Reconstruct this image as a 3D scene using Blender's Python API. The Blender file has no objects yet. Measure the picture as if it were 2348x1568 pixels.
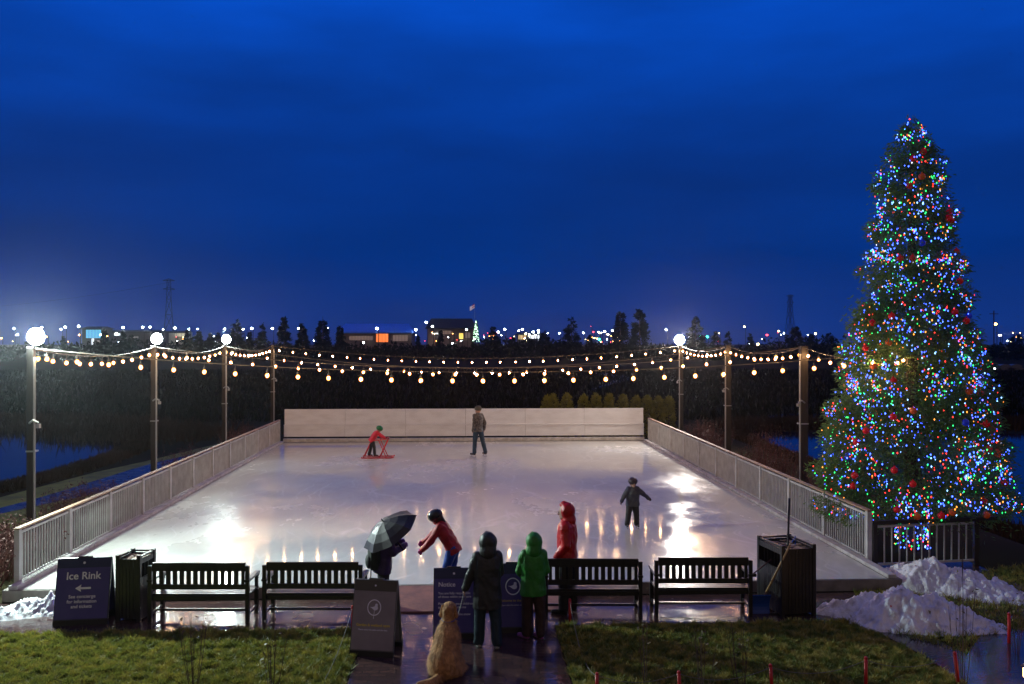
import bpy, bmesh, math, random
import numpy as np
from mathutils import Vector, Matrix, noise
R = math.radians
C = bpy.context.scene.collection
scn = bpy.context.scene
rnd = random.Random(7)

# ------------------------------------------------------------------ camera
YAW = math.atan(92/2000.0); CY, SY = math.cos(YAW), math.sin(YAW)
CZ = 4.3
cam = bpy.data.cameras.new('camera'); co = bpy.data.objects.new('camera', cam); C.objects.link(co)
cam.lens = 36*2000/2347.0; cam.sensor_width = 36; cam.clip_end = 6000
co.location = (0, 0, CZ); co.rotation_euler = (R(90.115), 0, -YAW)
scn.camera = co

# ------------------------------------------------------------------ dusk sky
w = bpy.data.worlds.new("World"); scn.world = w; w.use_nodes = True
nt = w.node_tree; nt.nodes.clear()
out = nt.nodes.new('ShaderNodeOutputWorld'); add = nt.nodes.new('ShaderNodeAddShader')
sky = nt.nodes.new('ShaderNodeTexSky'); sky.sky_type = 'NISHITA'; sky.sun_disc = False
sky.sun_elevation = R(-3.5); sky.sun_rotation = R(150)
b1 = nt.nodes.new('ShaderNodeBackground'); b1.inputs[1].default_value = 0.05
nt.links.new(sky.outputs[0], b1.inputs[0])
tc = nt.nodes.new('ShaderNodeTexCoord'); sep = nt.nodes.new('ShaderNodeSeparateXYZ')
nt.links.new(tc.outputs['Generated'], sep.inputs[0])
ramp = nt.nodes.new('ShaderNodeValToRGB'); e = ramp.color_ramp.elements
e[0].position = 0.0; e[0].color = (0.010, 0.030, 0.17, 1)
e[1].position = 1.0; e[1].color = (0.0, 0.035, 0.22, 1)
for p, c in ((0.035, (0.006, 0.034, 0.21, 1)), (0.10, (0.0, 0.028, 0.20, 1)), (0.20, (0.0, 0.032, 0.235, 1)),
             (0.29, (0.0, 0.047, 0.35, 1)), (0.37, (0.0, 0.066, 0.50, 1)), (0.46, (0.0, 0.08, 0.58, 1)), (0.62, (0.0, 0.045, 0.30, 1))):
    q = e.new(p); q.color = c
mp = nt.nodes.new('ShaderNodeMapping'); mp.inputs['Scale'].default_value = (1.6, 1.6, 7.0)
nz = nt.nodes.new('ShaderNodeTexNoise'); nz.inputs['Scale'].default_value = 2.2; nz.inputs['Detail'].default_value = 5
nz.inputs['Roughness'].default_value = 0.5
nt.links.new(tc.outputs['Generated'], mp.inputs[0]); nt.links.new(mp.outputs[0], nz.inputs[0])
mr = nt.nodes.new('ShaderNodeMapRange'); mr.inputs[1].default_value = 0.3; mr.inputs[2].default_value = 0.7
mr.inputs[3].default_value = 0.86; mr.inputs[4].default_value = 1.14
nt.links.new(nz.outputs[0], mr.inputs[0])
ad0 = nt.nodes.new('ShaderNodeMath'); ad0.operation = 'MULTIPLY_ADD'
nt.links.new(nz.outputs[0], ad0.inputs[0]); ad0.inputs[1].default_value = 0.10
sb = nt.nodes.new('ShaderNodeMath'); sb.operation = 'SUBTRACT'; sb.inputs[1].default_value = 0.05
nt.links.new(sep.outputs[2], sb.inputs[0]); nt.links.new(sb.outputs[0], ad0.inputs[2])
nt.links.new(ad0.outputs[0], ramp.inputs[0])
b2 = nt.nodes.new('ShaderNodeBackground')
# warm glow added to the sky behind the viewer, fills camera-facing surfaces
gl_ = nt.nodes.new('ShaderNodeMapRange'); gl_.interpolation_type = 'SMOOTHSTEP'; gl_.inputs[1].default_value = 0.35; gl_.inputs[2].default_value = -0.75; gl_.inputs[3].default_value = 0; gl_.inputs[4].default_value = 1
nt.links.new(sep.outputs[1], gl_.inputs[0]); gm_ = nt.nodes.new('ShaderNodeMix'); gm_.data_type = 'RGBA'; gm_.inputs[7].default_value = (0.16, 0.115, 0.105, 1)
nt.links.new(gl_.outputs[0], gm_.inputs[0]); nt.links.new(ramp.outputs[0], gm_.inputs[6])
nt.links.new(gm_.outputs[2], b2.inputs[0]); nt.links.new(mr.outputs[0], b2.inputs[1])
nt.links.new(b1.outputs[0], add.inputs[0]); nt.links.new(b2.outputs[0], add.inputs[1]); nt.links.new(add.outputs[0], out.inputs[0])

scn.view_settings.view_transform = 'Standard'; scn.view_settings.look = 'None'
scn.view_settings.exposure = 0; scn.view_settings.gamma = 1
scn.cycles.use_denoising = True; scn.cycles.use_light_tree = True
scn.cycles.max_bounces = 6; scn.cycles.diffuse_bounces = 2; scn.cycles.glossy_bounces = 3
scn.cycles.transmission_bounces = 2; scn.cycles.volume_bounces = 0; scn.cycles.transparent_max_bounces = 8
scn.cycles.sample_clamp_indirect = 4; scn.cycles.sample_clamp_direct = 0
scn.cycles.caustics_reflective = False; scn.cycles.caustics_refractive = False

# ------------------------------------------------------------------ layout helpers
def ray(px, py):
    a = px-1173.5
    return Vector((SY*2000+CY*a, CY*2000-SY*a, 788-py))
def G(px, py, z=0.0):
    d = ray(px, py); t = (z-CZ)/d.z
    return Vector((d.x*t, d.y*t, z))
def P(px, py, Y):
    d = ray(px, py); t = Y/d.y
    return Vector((d.x*t, Y, CZ+d.z*t))

# ------------------------------------------------------------------ materials
def mat(name, col, rough=0.6, metal=0.0, col2=None, scale=8.0, bump=0.0, bscale=None, detail=4, spec=0.5,
        emit=None, estr=0, coat=0, r2=None, stretch=None, contrast=(0.35, 0.65), sampling=None, coord='Object'):
    m = bpy.data.materials.new(name); m.use_nodes = True; n = m.node_tree; b = n.nodes['Principled BSDF']
    b.inputs['Base Color'].default_value = (*col, 1); b.inputs['Roughness'].default_value = rough
    b.inputs['Metallic'].default_value = metal; b.inputs['Specular IOR Level'].default_value = spec
    b.inputs['Coat Weight'].default_value = coat; b.inputs['Coat Roughness'].default_value = 0.1
    if emit:
        b.inputs['Emission Color'].default_value = (*emit, 1); b.inputs['Emission Strength'].default_value = estr
        if sampling: m.cycles.emission_sampling = sampling
    if col2 or bump or r2 is not None:
        t = n.nodes.new('ShaderNodeTexCoord'); mpn = n.nodes.new('ShaderNodeMapping')
        if stretch: mpn.inputs['Scale'].default_value = stretch
        n.links.new(t.outputs[coord], mpn.inputs[0])
    if col2 or r2 is not None:
        a = n.nodes.new('ShaderNodeTexNoise'); a.inputs['Scale'].default_value = scale; a.inputs['Detail'].default_value = detail
        n.links.new(mpn.outputs[0], a.inputs[0])
        g = n.nodes.new('ShaderNodeMapRange'); g.inputs[1].default_value = contrast[0]; g.inputs[2].default_value = contrast[1]
        n.links.new(a.outputs[0], g.inputs[0])
        if col2:
            x = n.nodes.new('ShaderNodeMix'); x.data_type = 'RGBA'
            x.inputs[6].default_value = (*col, 1); x.inputs[7].default_value = (*col2, 1)
            n.links.new(g.outputs[0], x.inputs[0]); n.links.new(x.outputs[2], b.inputs['Base Color'])
        if r2 is not None:
            h = n.nodes.new('ShaderNodeMapRange'); h.inputs[3].default_value = rough; h.inputs[4].default_value = r2
            n.links.new(g.outputs[0], h.inputs[0]); n.links.new(h.outputs[0], b.inputs['Roughness'])
    if bump:
        a2 = n.nodes.new('ShaderNodeTexNoise'); a2.inputs['Scale'].default_value = bscale or scale*3; a2.inputs['Detail'].default_value = 5
        n.links.new(mpn.outputs[0], a2.inputs[0])
        bb = n.nodes.new('ShaderNodeBump'); bb.inputs['Strength'].default_value = bump; bb.inputs['Distance'].default_value = 0.02
        n.links.new(a2.outputs[0], bb.inputs['Height']); n.links.new(bb.outputs[0], b.inputs['Normal'])
    return m
M = {}
M['post'] = mat('weathered_post', (.036, .026, .02), .6, col2=(.02, .015, .012), scale=6, bump=.3, stretch=(3, 3, .4))
M['conduit'] = mat('grey_conduit', (.45, .45, .43), .35, .6)
M['rail'] = mat('painted_railing', (.62, .63, .61), .45, 0, col2=(.48, .48, .46), scale=4)
M['caprail'] = mat('cedar_caprail', (.42, .27, .17), .6, col2=(.28, .20, .14), scale=5, stretch=(1, .3, 1))
M['blackrail'] = mat('dark_railing', (.03, .026, .024), .5)
M['wboard'] = mat('white_board', (.80, .81, .84), .5, col2=(.68, .68, .70), scale=1.6, stretch=(1, 1, 3), contrast=(.42, .75), detail=9, bump=.15, bscale=14)
M['kerb'] = mat('kerb_white', (.62, .60, .58), .5, col2=(.42, .40, .37), scale=5)
M['riser'] = mat('rink_base', (.30, .27, .23), .6, col2=(.18, .16, .14), scale=4, bump=.2)
M['mat'] = mat('rubber_mat', (.30, .13, .10), .55, col2=(.20, .09, .08), scale=6, bump=.3)
M['black'] = mat('black_slats', (.012, .012, .014), .32, col2=(.022, .02, .02), scale=9, bump=.05)
M['blackm'] = mat('black_metal', (.02, .02, .022), .4, .5)
M['lit'] = mat('litter', (.45, .30, .20), .6, col2=(.25, .15, .10), scale=14)
M['snow'] = mat('old_snow', (.88, .90, .95), .5, col2=(.50, .48, .47), scale=6, bump=1.0, bscale=30, contrast=(.48, .72), detail=9)
M['rope'] = mat('rope', (.20, .20, .18), .8)
M['red'] = mat('red_stake', (.55, .02, .02), .4)
M['cable'] = mat('cable', (.10, .08, .06), .6)
M['bulb'] = mat('warm_bulb', (.8, .7, .6), .3, emit=(1, .60, .28), estr=500)
gg = bpy.data.materials.new('amber_halo_glass'); gg.use_nodes = True; n = gg.node_tree; n.nodes.clear(); M['glass'] = gg
_t = n.nodes.new('ShaderNodeBsdfTransparent'); _t.inputs[0].default_value = (1, .93, .85, 1); _e = n.nodes.new('ShaderNodeEmission'); _e.inputs[0].default_value = (1, .30, .06, 1); _e.inputs[1].default_value = 2.6  # orange emission on the bulb's glass shell imitates a halo
_a = n.nodes.new('ShaderNodeAddShader'); _o = n.nodes.new('ShaderNodeOutputMaterial'); n.links.new(_t.outputs[0], _a.inputs[0]); n.links.new(_e.outputs[0], _a.inputs[1]); n.links.new(_a.outputs[0], _o.inputs[0]); gg.cycles.emission_sampling = 'NONE'
M['flood'] = mat('flood_lens', (.9, .9, .9), .3, emit=(.9, 1.0, .96), estr=200)
M['trunk'] = mat('bark', (.10, .07, .05), .9, col2=(.05, .035, .028), scale=10, bump=.5)
M['needle'] = mat('cedar_needles', (.11, .19, .055), .6, col2=(.045, .095, .035), scale=2.2, contrast=(.4, .6))
M['needle2'] = mat('dark_needles', (.020, .034, .018), .8, spec=.02, col2=(.010, .018, .010), scale=.5)
M['arbor'] = mat('arborvitae', (.30, .28, .02), .6, col2=(.14, .14, .012), scale=3)
M['twig'] = mat('red_twigs', (.16, .05, .035), .6, col2=(.08, .03, .02), scale=3)
M['twig2'] = mat('brown_twigs', (.10, .06, .045), .6)
M['gleaf'] = mat('dry_leaf', (.14, .10, .04), .6)
M['grassb'] = mat('grass_blades', (.09, .15, .018), .6, col2=(.52, .42, .10), scale=7.0, contrast=(.44, .64), detail=8)
def translucent(m, c, fac):
    n = m.node_tree; o_ = n.nodes['Material Output']; b_ = n.nodes['Principled BSDF']; t_ = n.nodes.new('ShaderNodeBsdfTranslucent'); t_.inputs[0].default_value = (*c, 1)
    x_ = n.nodes.new('ShaderNodeMixShader'); x_.inputs[0].default_value = fac; n.links.new(b_.outputs[0], x_.inputs[1]); n.links.new(t_.outputs[0], x_.inputs[2]); n.links.new(x_.outputs[0], o_.inputs[0])
translucent(M['grassb'], (.42, .40, .07), .20); translucent(M['needle'], (.20, .34, .08), .35)
M['dog'] = mat('golden_coat', (.58, .29, .09), .75, col2=(.36, .17, .06), scale=9, bump=.6, bscale=40)
M['skin'] = mat('skin', (.45, .27, .20), .5)
M['hair'] = mat('dark_hair', (.03, .02, .015), .5)
M['eye'] = mat('eye', (.02, .02, .02), .2)
M['blade'] = mat('steel_blade', (.7, .7, .72), .2, .9)
M['sole'] = mat('dark_sole', (.03, .03, .03), .6)

# ------------------------------------------------------------------ mesh builder
TMP = bpy.data.scenes.new('tmp')
def evaluated_mesh(o):                       # evaluate modifiers or text alone in a side scene
    TMP.collection.objects.link(o)
    with bpy.context.temp_override(scene=TMP, view_layer=TMP.view_layers[0]):
        dg = bpy.context.evaluated_depsgraph_get(); dg.update(); me = bpy.data.meshes.new_from_object(o.evaluated_get(dg))
    TMP.collection.objects.unlink(o); return me
class MB:
    def __init__(s): s.v = []; s.f = []; s.m = []
    def raw(s, v, f, mi=0):
        o = len(s.v); s.v += [tuple(p) for p in v]; s.f += [tuple(i+o for i in q) for q in f]; s.m += [mi]*len(f); return s
    def box(s, c, d, mi=0, rot=None):
        c = Vector(c); x, y, z = d[0]/2, d[1]/2, d[2]/2
        v = [Vector((a, b, e)) for a in (-x, x) for b in (-y, y) for e in (-z, z)]
        if rot is not None: v = [rot @ p for p in v]
        return s.raw([c+p for p in v], [(0, 1, 3, 2), (4, 6, 7, 5), (0, 4, 5, 1), (2, 3, 7, 6), (0, 2, 6, 4), (1, 5, 7, 3)], mi)
    def bar(s, a, b, w, h=None, mi=0, up=(0, 0, 1)):
        a = Vector(a); b = Vector(b); h = h or w; d = (b-a).normalized(); u = Vector(up)
        if abs(d.dot(u)) > .98: u = Vector((1, 0, 0))
        x = d.cross(u).normalized(); u = x.cross(d).normalized()
        v = [p+x*i*w/2+u*j*h/2 for p in (a, b) for i, j in ((-1, -1), (1, -1), (1, 1), (-1, 1))]
        return s.raw(v, [(0, 1, 2, 3), (7, 6, 5, 4), (0, 4, 5, 1), (1, 5, 6, 2), (2, 6, 7, 3), (3, 7, 4, 0)], mi)
    def tube(s, pts, r, n=8, mi=0, r2=None):
        pts = [Vector(p) for p in pts]; N = len(pts); rings = []
        rr = [r+(r2-r)*i/(N-1) for i in range(N)] if r2 is not None else [r]*N
        for i, p in enumerate(pts):
            d = (pts[min(i+1, N-1)]-pts[max(i-1, 0)]).normalized(); u = Vector((0, 0, 1))
            if abs(d.dot(u)) > .95: u = Vector((0, 1, 0))
            x = d.cross(u).normalized(); y = x.cross(d)
            rings.append([p+(x*math.cos(t)+y*math.sin(t))*rr[i] for t in [2*math.pi*k/n for k in range(n)]])
        v = [q for g in rings for q in g]; f = []
        for i in range(N-1):
            for k in range(n): f.append((i*n+k, i*n+(k+1) % n, (i+1)*n+(k+1) % n, (i+1)*n+k))
        f.append(tuple(range(n-1, -1, -1))); f.append(tuple((N-1)*n+k for k in range(n)))
        return s.raw(v, f, mi)
    def ball(s, c, r, n=10, m=7, mi=0, rot=None):
        c = Vector(c); r = Vector(r) if hasattr(r, '__len__') else Vector((r, r, r)); v = [Vector((0, 0, -r.z))]
        for i in range(1, m):
            a = math.pi*i/m
            for k in range(n):
                t = 2*math.pi*k/n; v.append(Vector((r.x*math.sin(a)*math.cos(t), r.y*math.sin(a)*math.sin(t), -r.z*math.cos(a))))
        v.append(Vector((0, 0, r.z)))
        if rot is not None: v = [rot @ p for p in v]
        v = [c+p for p in v]; f = [(0, 1+(k+1) % n, 1+k) for k in range(n)]
        for i in range(m-2):
            for k in range(n): f.append((1+i*n+k, 1+i*n+(k+1) % n, 1+(i+1)*n+(k+1) % n, 1+(i+1)*n+k))
        l = len(v)-1; f += [(l, 1+(m-2)*n+k, 1+(m-2)*n+(k+1) % n) for k in range(n)]
        return s.raw(v, f, mi)
    def cap(s, a, b, ra, rb, n=12):          # tapered capsule
        a = Vector(a); b = Vector(b); d = b-a
        L = d.length or 1e-4; d = d/L; u = Vector((0, 0, 1)) if abs(d.z) < .9 else Vector((0, 1, 0))
        x = d.cross(u).normalized(); y = x.cross(d); rings = []
        for k in (80, 55, 25): rings.append((a-d*ra*math.sin(R(k)), ra*math.cos(R(k))))
        rings += [(a, ra), (a+d*L*.5, (ra+rb)/2), (b, rb)]
        for k in (25, 55, 80): rings.append((b+d*rb*math.sin(R(k)), rb*math.cos(R(k))))
        v = [c+(x*math.cos(t)+y*math.sin(t))*r for c, r in rings for t in [2*math.pi*k/n for k in range(n)]]; f = []; N = len(rings)
        for i in range(N-1):
            for k in range(n): f.append((i*n+k, i*n+(k+1) % n, (i+1)*n+(k+1) % n, (i+1)*n+k))
        f.append(tuple(range(n-1, -1, -1))); f.append(tuple((N-1)*n+k for k in range(n)))
        return s.raw(v, f)
    def loft(s, rings, side, front, n=16):   # rings: (centre, half width, half depth)
        v = [Vector(c)+side*rx*math.cos(t)+front*ry*math.sin(t) for c, rx, ry in rings for t in [2*math.pi*k/n for k in range(n)]]
        f = []; N = len(rings)
        for i in range(N-1):
            for k in range(n): f.append((i*n+k, i*n+(k+1) % n, (i+1)*n+(k+1) % n, (i+1)*n+k))
        f.append(tuple(range(n-1, -1, -1))); f.append(tuple((N-1)*n+k for k in range(n)))
        return s.raw(v, f)
    def prism(s, pts, z0, z1, mi=0):
        n = len(pts); v = [(p[0], p[1], z0) for p in pts]+[(p[0], p[1], z1) for p in pts]
        return s.raw(v, [tuple(range(n-1, -1, -1)), tuple(range(n, 2*n))]+[(i, (i+1) % n, n+(i+1) % n, n+i) for i in range(n)], mi)
    def build(s, name, m, parent=None, smooth=False, world=False, bevel=0, remesh=0, wrinkle=0, sm=3):
        me = bpy.data.meshes.new(name)
        v = s.v
        if world and parent is not None:
            root = parent
            while root.parent: root = root.parent
            inv = (Matrix.Translation(root.location) @ root.rotation_euler.to_matrix().to_4x4()).inverted()
            v = [inv @ Vector(p) for p in v]
        me.from_pydata([tuple(p) for p in v], [], s.f); me.update()
        ms = m if isinstance(m, (list, tuple)) else [m]
        o = bpy.data.objects.new(name, me)
        if remesh:
            md = o.modifiers.new('r', 'REMESH'); md.mode = 'VOXEL'; md.voxel_size = remesh
            m2 = o.modifiers.new('s', 'SMOOTH'); m2.factor = .5; m2.iterations = sm
            nm = evaluated_mesh(o)
            o.modifiers.clear(); o.data = nm; nm.name = name; me = nm; smooth = True
            if wrinkle:
                nn_ = [q.normal.copy() for q in me.vertices]
                for q, nq in zip(me.vertices, nn_):
                    p = q.co; k = 1-2.4*abs(noise.noise(Vector((p.x*7, p.y*7, p.z*5+p.x*4+7))))+.4*noise.noise(p*25)
                    q.co = p+nq*k*wrinkle
            me.materials.clear()
        C.objects.link(o)
        for k in ms: me.materials.append(k)
        if not remesh:
            me.polygons.foreach_set('material_index', s.m)
        if smooth: me.polygons.foreach_set('use_smooth', [True]*len(me.polygons))
        if bevel:
            md = o.modifiers.new('bevel', 'BEVEL'); md.width = bevel; md.segments = 2; md.limit_method = 'ANGLE'
        if parent: o.parent = parent
        return o
def tag(o, label=None, cat=None, group=None, kind=None):
    if label: o['label'] = label
    if cat: o['category'] = cat
    if group: o['group'] = group
    if kind: o['kind'] = kind
    return o
def thing(name, label, cat, loc=(0, 0, 0), rz=0.0, group=None):
    o = bpy.data.objects.new(name, None); C.objects.link(o); o.location = loc; o.rotation_euler = (0, 0, rz)
    o.empty_display_size = .2
    return tag(o, label, cat, group)
def arr_obj(name, verts, faces, m, parent=None, mi=None, smooth=False):   # numpy mesh, faces (n,k)
    me = bpy.data.meshes.new(name); verts = np.asarray(verts, dtype=np.float32); faces = np.asarray(faces, dtype=np.int32)
    k = faces.shape[1]
    me.vertices.add(len(verts)); me.vertices.foreach_set('co', verts.ravel())
    me.loops.add(faces.size); me.loops.foreach_set('vertex_index', faces.ravel())
    me.polygons.add(len(faces)); me.polygons.foreach_set('loop_start', np.arange(0, faces.size, k, dtype=np.int32))
    for q in (m if isinstance(m, list) else [m]): me.materials.append(q)
    if mi is not None: me.polygons.foreach_set('material_index', np.asarray(mi, dtype=np.int32))
    me.update(calc_edges=True)
    o = bpy.data.objects.new(name, me); C.objects.link(o)
    if parent: o.parent = parent
    return o

# ================================================================== SETTING
# terrain: level plaza round the rink, falling a metre to the ponds and fields
XR0, XR1, YR0, YR1 = -7.68, 7.25, 14.9, 36.6
XL = lambda y: -7.56-.22*(y-14.9)/21.7          # the left edge is not quite square to the back wall
def H0(x, y):
    def ss(a, b, t): t = np.clip((t-a)/(b-a), 0, 1); return t*t*(3-2*t)
    z = -np.maximum(np.maximum(ss(9.3, 12.5, -x), ss(11.5, 14.5, x)), ss(39.3, 44, y))
    return z + ss(150, 290, y)*2.2
xs = np.unique(np.concatenate([np.linspace(-1500, -80, 12), np.linspace(-80, -20, 25), np.linspace(-20, 20, 81), np.linspace(20, 80, 25), np.linspace(80, 1500, 12)]))
ys = np.unique(np.concatenate([np.linspace(-60, 5, 6), np.linspace(5, 60, 90), np.linspace(60, 320, 40), np.linspace(320, 3500, 16)]))
X, Y = np.meshgrid(xs, ys); Z = H0(X, Y)
V = np.stack([X, Y, Z], -1).reshape(-1, 3); nx = len(xs); idx = np.arange(len(V)).reshape(X.shape)
F = np.stack([idx[:-1, :-1], idx[:-1, 1:], idx[1:, 1:], idx[1:, :-1]], -1).reshape(-1, 4)
gm = mat('field_ground', (.030, .034, .015), .9, spec=.02, col2=(.045, .030, .018), scale=.12, bump=.6, bscale=1.5, detail=8)
tag(arr_obj('ground', V, F, gm), kind='structure')

def sheet(name, pts, z, m, kind='structure'):
    b = MB(); b.raw([(p[0], p[1], z) for p in pts], [tuple(range(len(pts)))])
    o = b.build(name, m)
    if o.data.polygons[0].normal.z < 0: o.data.flip_normals()
    return tag(o, kind=kind)
def smoothpoly(pts, n=6):
    out = []; N = len(pts)
    for i in range(N):
        p0, p1, p2, p3 = [Vector(pts[(i+k-1) % N]) for k in range(4)]
        for j in range(n):
            t = j/n; out.append(.5*((2*p1)+(-p0+p2)*t+(2*p0-5*p1+4*p2-p3)*t*t+(-p0+3*p1-3*p2+p3)*t**3))
    return out
water = mat('pond_water', (.004, .010, .03), .06, spec=.5, bump=.12, bscale=5, stretch=(1, .3, 1))
wp = lambda L, z=-.985: smoothpoly([G(a, b, z) for a, b in L])
sheet('pond', wp([(-900, 985), (-300, 983), (0, 984), (140, 982), (230, 990), (290, 1005), (285, 1022), (255, 1045), (160, 1078), (0, 1112), (-300, 1170), (-900, 1290)]), -.985, water)
sheet('pond', wp([(1720, 985), (1800, 990), (1900, 993), (2200, 994), (2500, 995), (3200, 1000), (3200, 1330), (2500, 1230), (2347, 1205), (2150, 1160), (1950, 1130), (1860, 1100), (1770, 1050), (1700, 1005)]), -.985, water)
sheet('pond', wp([(1730, 957), (1800, 949), (1900, 949), (2100, 948), (2347, 945), (2700, 944), (2700, 966), (2347, 965), (2050, 970), (1850, 972), (1740, 967)]), -.985, water)
pathm = mat('wet_asphalt', (.05, .05, .055), .2, bump=.06, bscale=14, r2=.35, scale=1.2)
lawnm = mat('lawn', (.30, .32, .03), .8, col2=(.16, .18, .02), scale=1.5, bump=.5, bscale=40)
sheet('lawn', [G(a, b, -.992) for a, b in [(-900, 1330), (0, 1140), (220, 1082), (330, 1058), (480, 1022), (560, 1000), (640, 985), (640, 1010), (400, 1090), (200, 1150), (0, 1225), (-900, 1500)]], -.992, lawnm)
sheet('path', smoothpoly([G(a, b, -.986) for a, b in [(-900, 1395), (-200, 1210), (0, 1164), (120, 1132), (230, 1098), (350, 1062), (470, 1035), (560, 1012), (590, 1008), (590, 1018), (480, 1062), (380, 1092), (250, 1124), (120, 1152), (0, 1178), (-200, 1230), (-900, 1430)]], 4), -.986, pathm)
# far winding path, right of centre
sheet('path', smoothpoly([G(a, b, -.98) for a, b in [(1345, 896), (1400, 882), (1440, 870), (1438, 862), (1400, 857), (1350, 848), (1300, 843), (1350, 853), (1396, 862), (1410, 868), (1390, 880)]], 4), -.98, pathm)
sheet('path', smoothpoly([G(a, b, -.98) for a, b in [(1440, 826), (1475, 821), (1478, 824), (1440, 832)]], 4), -.98, pathm)

# plaza paving (brick)
brick = bpy.data.materials.new('wet_brick'); brick.use_nodes = True; n = brick.node_tree; bs = n.nodes['Principled BSDF']
t = n.nodes.new('ShaderNodeTexCoord'); bt = n.nodes.new('ShaderNodeTexBrick'); n.links.new(t.outputs['Object'], bt.inputs[0])
bt.inputs['Scale'].default_value = 1.0; bt.inputs['Brick Width'].default_value = .22; bt.inputs['Row Height'].default_value = .11
bt.inputs['Mortar Size'].default_value = .008; bt.inputs['Color1'].default_value = (.10, .05, .042, 1); bt.inputs['Color2'].default_value = (.06, .032, .032, 1)
bt.inputs['Mortar'].default_value = (.03, .025, .025, 1)
n.links.new(bt.outputs[0], bs.inputs['Base Color']); bm_ = n.nodes.new('ShaderNodeBump'); bm_.inputs['Strength'].default_value = .6; bm_.inputs['Distance'].default_value = .006
nzz = n.nodes.new('ShaderNodeTexNoise'); nzz.inputs['Scale'].default_value = 9; nzz.inputs['Detail'].default_value = 4; n.links.new(t.outputs['Object'], nzz.inputs[0])
mx = n.nodes.new('ShaderNodeMath'); mx.operation = 'MULTIPLY_ADD'; mx.inputs[1].default_value = -.6; n.links.new(bt.outputs['Fac'], mx.inputs[0]); n.links.new(nzz.outputs[0], mx.inputs[2])
n.links.new(mx.outputs[0], bm_.inputs['Height']); n.links.new(bm_.outputs[0], bs.inputs['Normal'])
rr = n.nodes.new('ShaderNodeMapRange'); rr.inputs[1].default_value = .35; rr.inputs[2].default_value = .65; rr.inputs[3].default_value = .07; rr.inputs[4].default_value = .28
nz3 = n.nodes.new('ShaderNodeTexNoise'); nz3.inputs['Scale'].default_value = 1.4; n.links.new(t.outputs['Object'], nz3.inputs[0])
n.links.new(nz3.outputs[0], rr.inputs[0]); n.links.new(rr.outputs[0], bs.inputs['Roughness'])
sheet('pavement', [(-8.6, 13.25), (9.8, 13.25), (9.8, 16.8), (7.6, 16.8), (7.6, 14.8), (-8.6, 14.8)], .004, brick)
pl, pr = G(795, 1568).x, G(1312, 1568).x
sheet('walkway', [(pl-.02, 6), (pr, 6), (pr-.02, 13.3), (pl+.02, 13.3)], .008, brick)
sheet('walkway', [G(a, b) for a, b in [(1985, 1436), (2070, 1428), (2215, 1502), (2250, 1452), (2347, 1440), (2800, 1440), (2800, 1800), (2260, 1800), (2195, 1560), (2120, 1505)]], .008,
      mat('wet_flagstone', (.07, .065, .07), .05, col2=(.04, .04, .045), scale=3, bump=.14, bscale=9, r2=.16))

# ---------------------------------------------------------------- rink
ice = bpy.data.materials.new('wet_ice'); ice.use_nodes = True; n = ice.node_tree; bs = n.nodes['Principled BSDF']
t = n.nodes.new('ShaderNodeTexCoord')
def NN(scale, det, st=(1, 1, 1), ro=.5):
    mpn = n.nodes.new('ShaderNodeMapping'); mpn.inputs['Scale'].default_value = st; n.links.new(t.outputs['Object'], mpn.inputs[0])
    a = n.nodes.new('ShaderNodeTexNoise'); a.inputs['Scale'].default_value = scale; a.inputs['Detail'].default_value = det
    a.inputs['Roughness'].default_value = ro; n.links.new(mpn.outputs[0], a.inputs[0]); return a
def MR(src, a, b, c, d):
    g = n.nodes.new('ShaderNodeMapRange'); g.inputs[1].default_value = a; g.inputs[2].default_value = b; g.inputs[3].default_value = c; g.inputs[4].default_value = d
    n.links.new(src, g.inputs[0]); return g.outputs[0]
big = NN(.16, 3, (1, .8, 1)); fine = NN(2.2, 8, (1, .6, 1), .65); scr = NN(14, 5, (1, .5, 1))
cm = n.nodes.new('ShaderNodeMix'); cm.data_type = 'RGBA'; cm.inputs[6].default_value = (.62, .62, .57, 1); cm.inputs[7].default_value = (.48, .48, .45, 1)
n.links.new(MR(fine.outputs[0], .35, .75, 0, 1), cm.inputs[0]); n.links.new(cm.outputs[2], bs.inputs['Base Color'])
am = n.nodes.new('ShaderNodeMath'); am.operation = 'MULTIPLY_ADD'; am.inputs[1].default_value = .35
n.links.new(fine.outputs[0], am.inputs[0]); n.links.new(big.outputs[0], am.inputs[2])
n.links.new(MR(am.outputs[0], .58, .80, .065, .33), bs.inputs['Roughness'])
def cuts(ang, sc, st):
    mpn = n.nodes.new('ShaderNodeMapping'); mpn.inputs['Rotation'].default_value = (0, 0, ang); mpn.inputs['Scale'].default_value = st
    wob = NN(.5, 2); ad = n.nodes.new('ShaderNodeVectorMath'); ad.operation = 'MULTIPLY_ADD'; ad.inputs[1].default_value = (1.6, 1.6, 0)
    n.links.new(wob.outputs['Color'], ad.inputs[0]); n.links.new(t.outputs['Object'], ad.inputs[2]); n.links.new(ad.outputs[0], mpn.inputs[0])
    v_ = n.nodes.new('ShaderNodeTexVoronoi'); v_.feature = 'DISTANCE_TO_EDGE'; v_.inputs['Scale'].default_value = sc; n.links.new(mpn.outputs[0], v_.inputs[0]); return MR(v_.outputs[0], .0, .03, 1, 0)
c1, c2 = cuts(.5, 1.0, (1.0, .22, 1)), cuts(-.9, 1.2, (.9, .2, 1)); mxx = n.nodes.new('ShaderNodeMath'); mxx.operation = 'MAXIMUM'; n.links.new(c1, mxx.inputs[0]); n.links.new(c2, mxx.inputs[1])
msk = n.nodes.new('ShaderNodeMath'); msk.operation = 'MULTIPLY'; n.links.new(mxx.outputs[0], msk.inputs[0]); n.links.new(MR(NN(.8, 4).outputs[0], .42, .62, 0, .55), msk.inputs[1])
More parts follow.
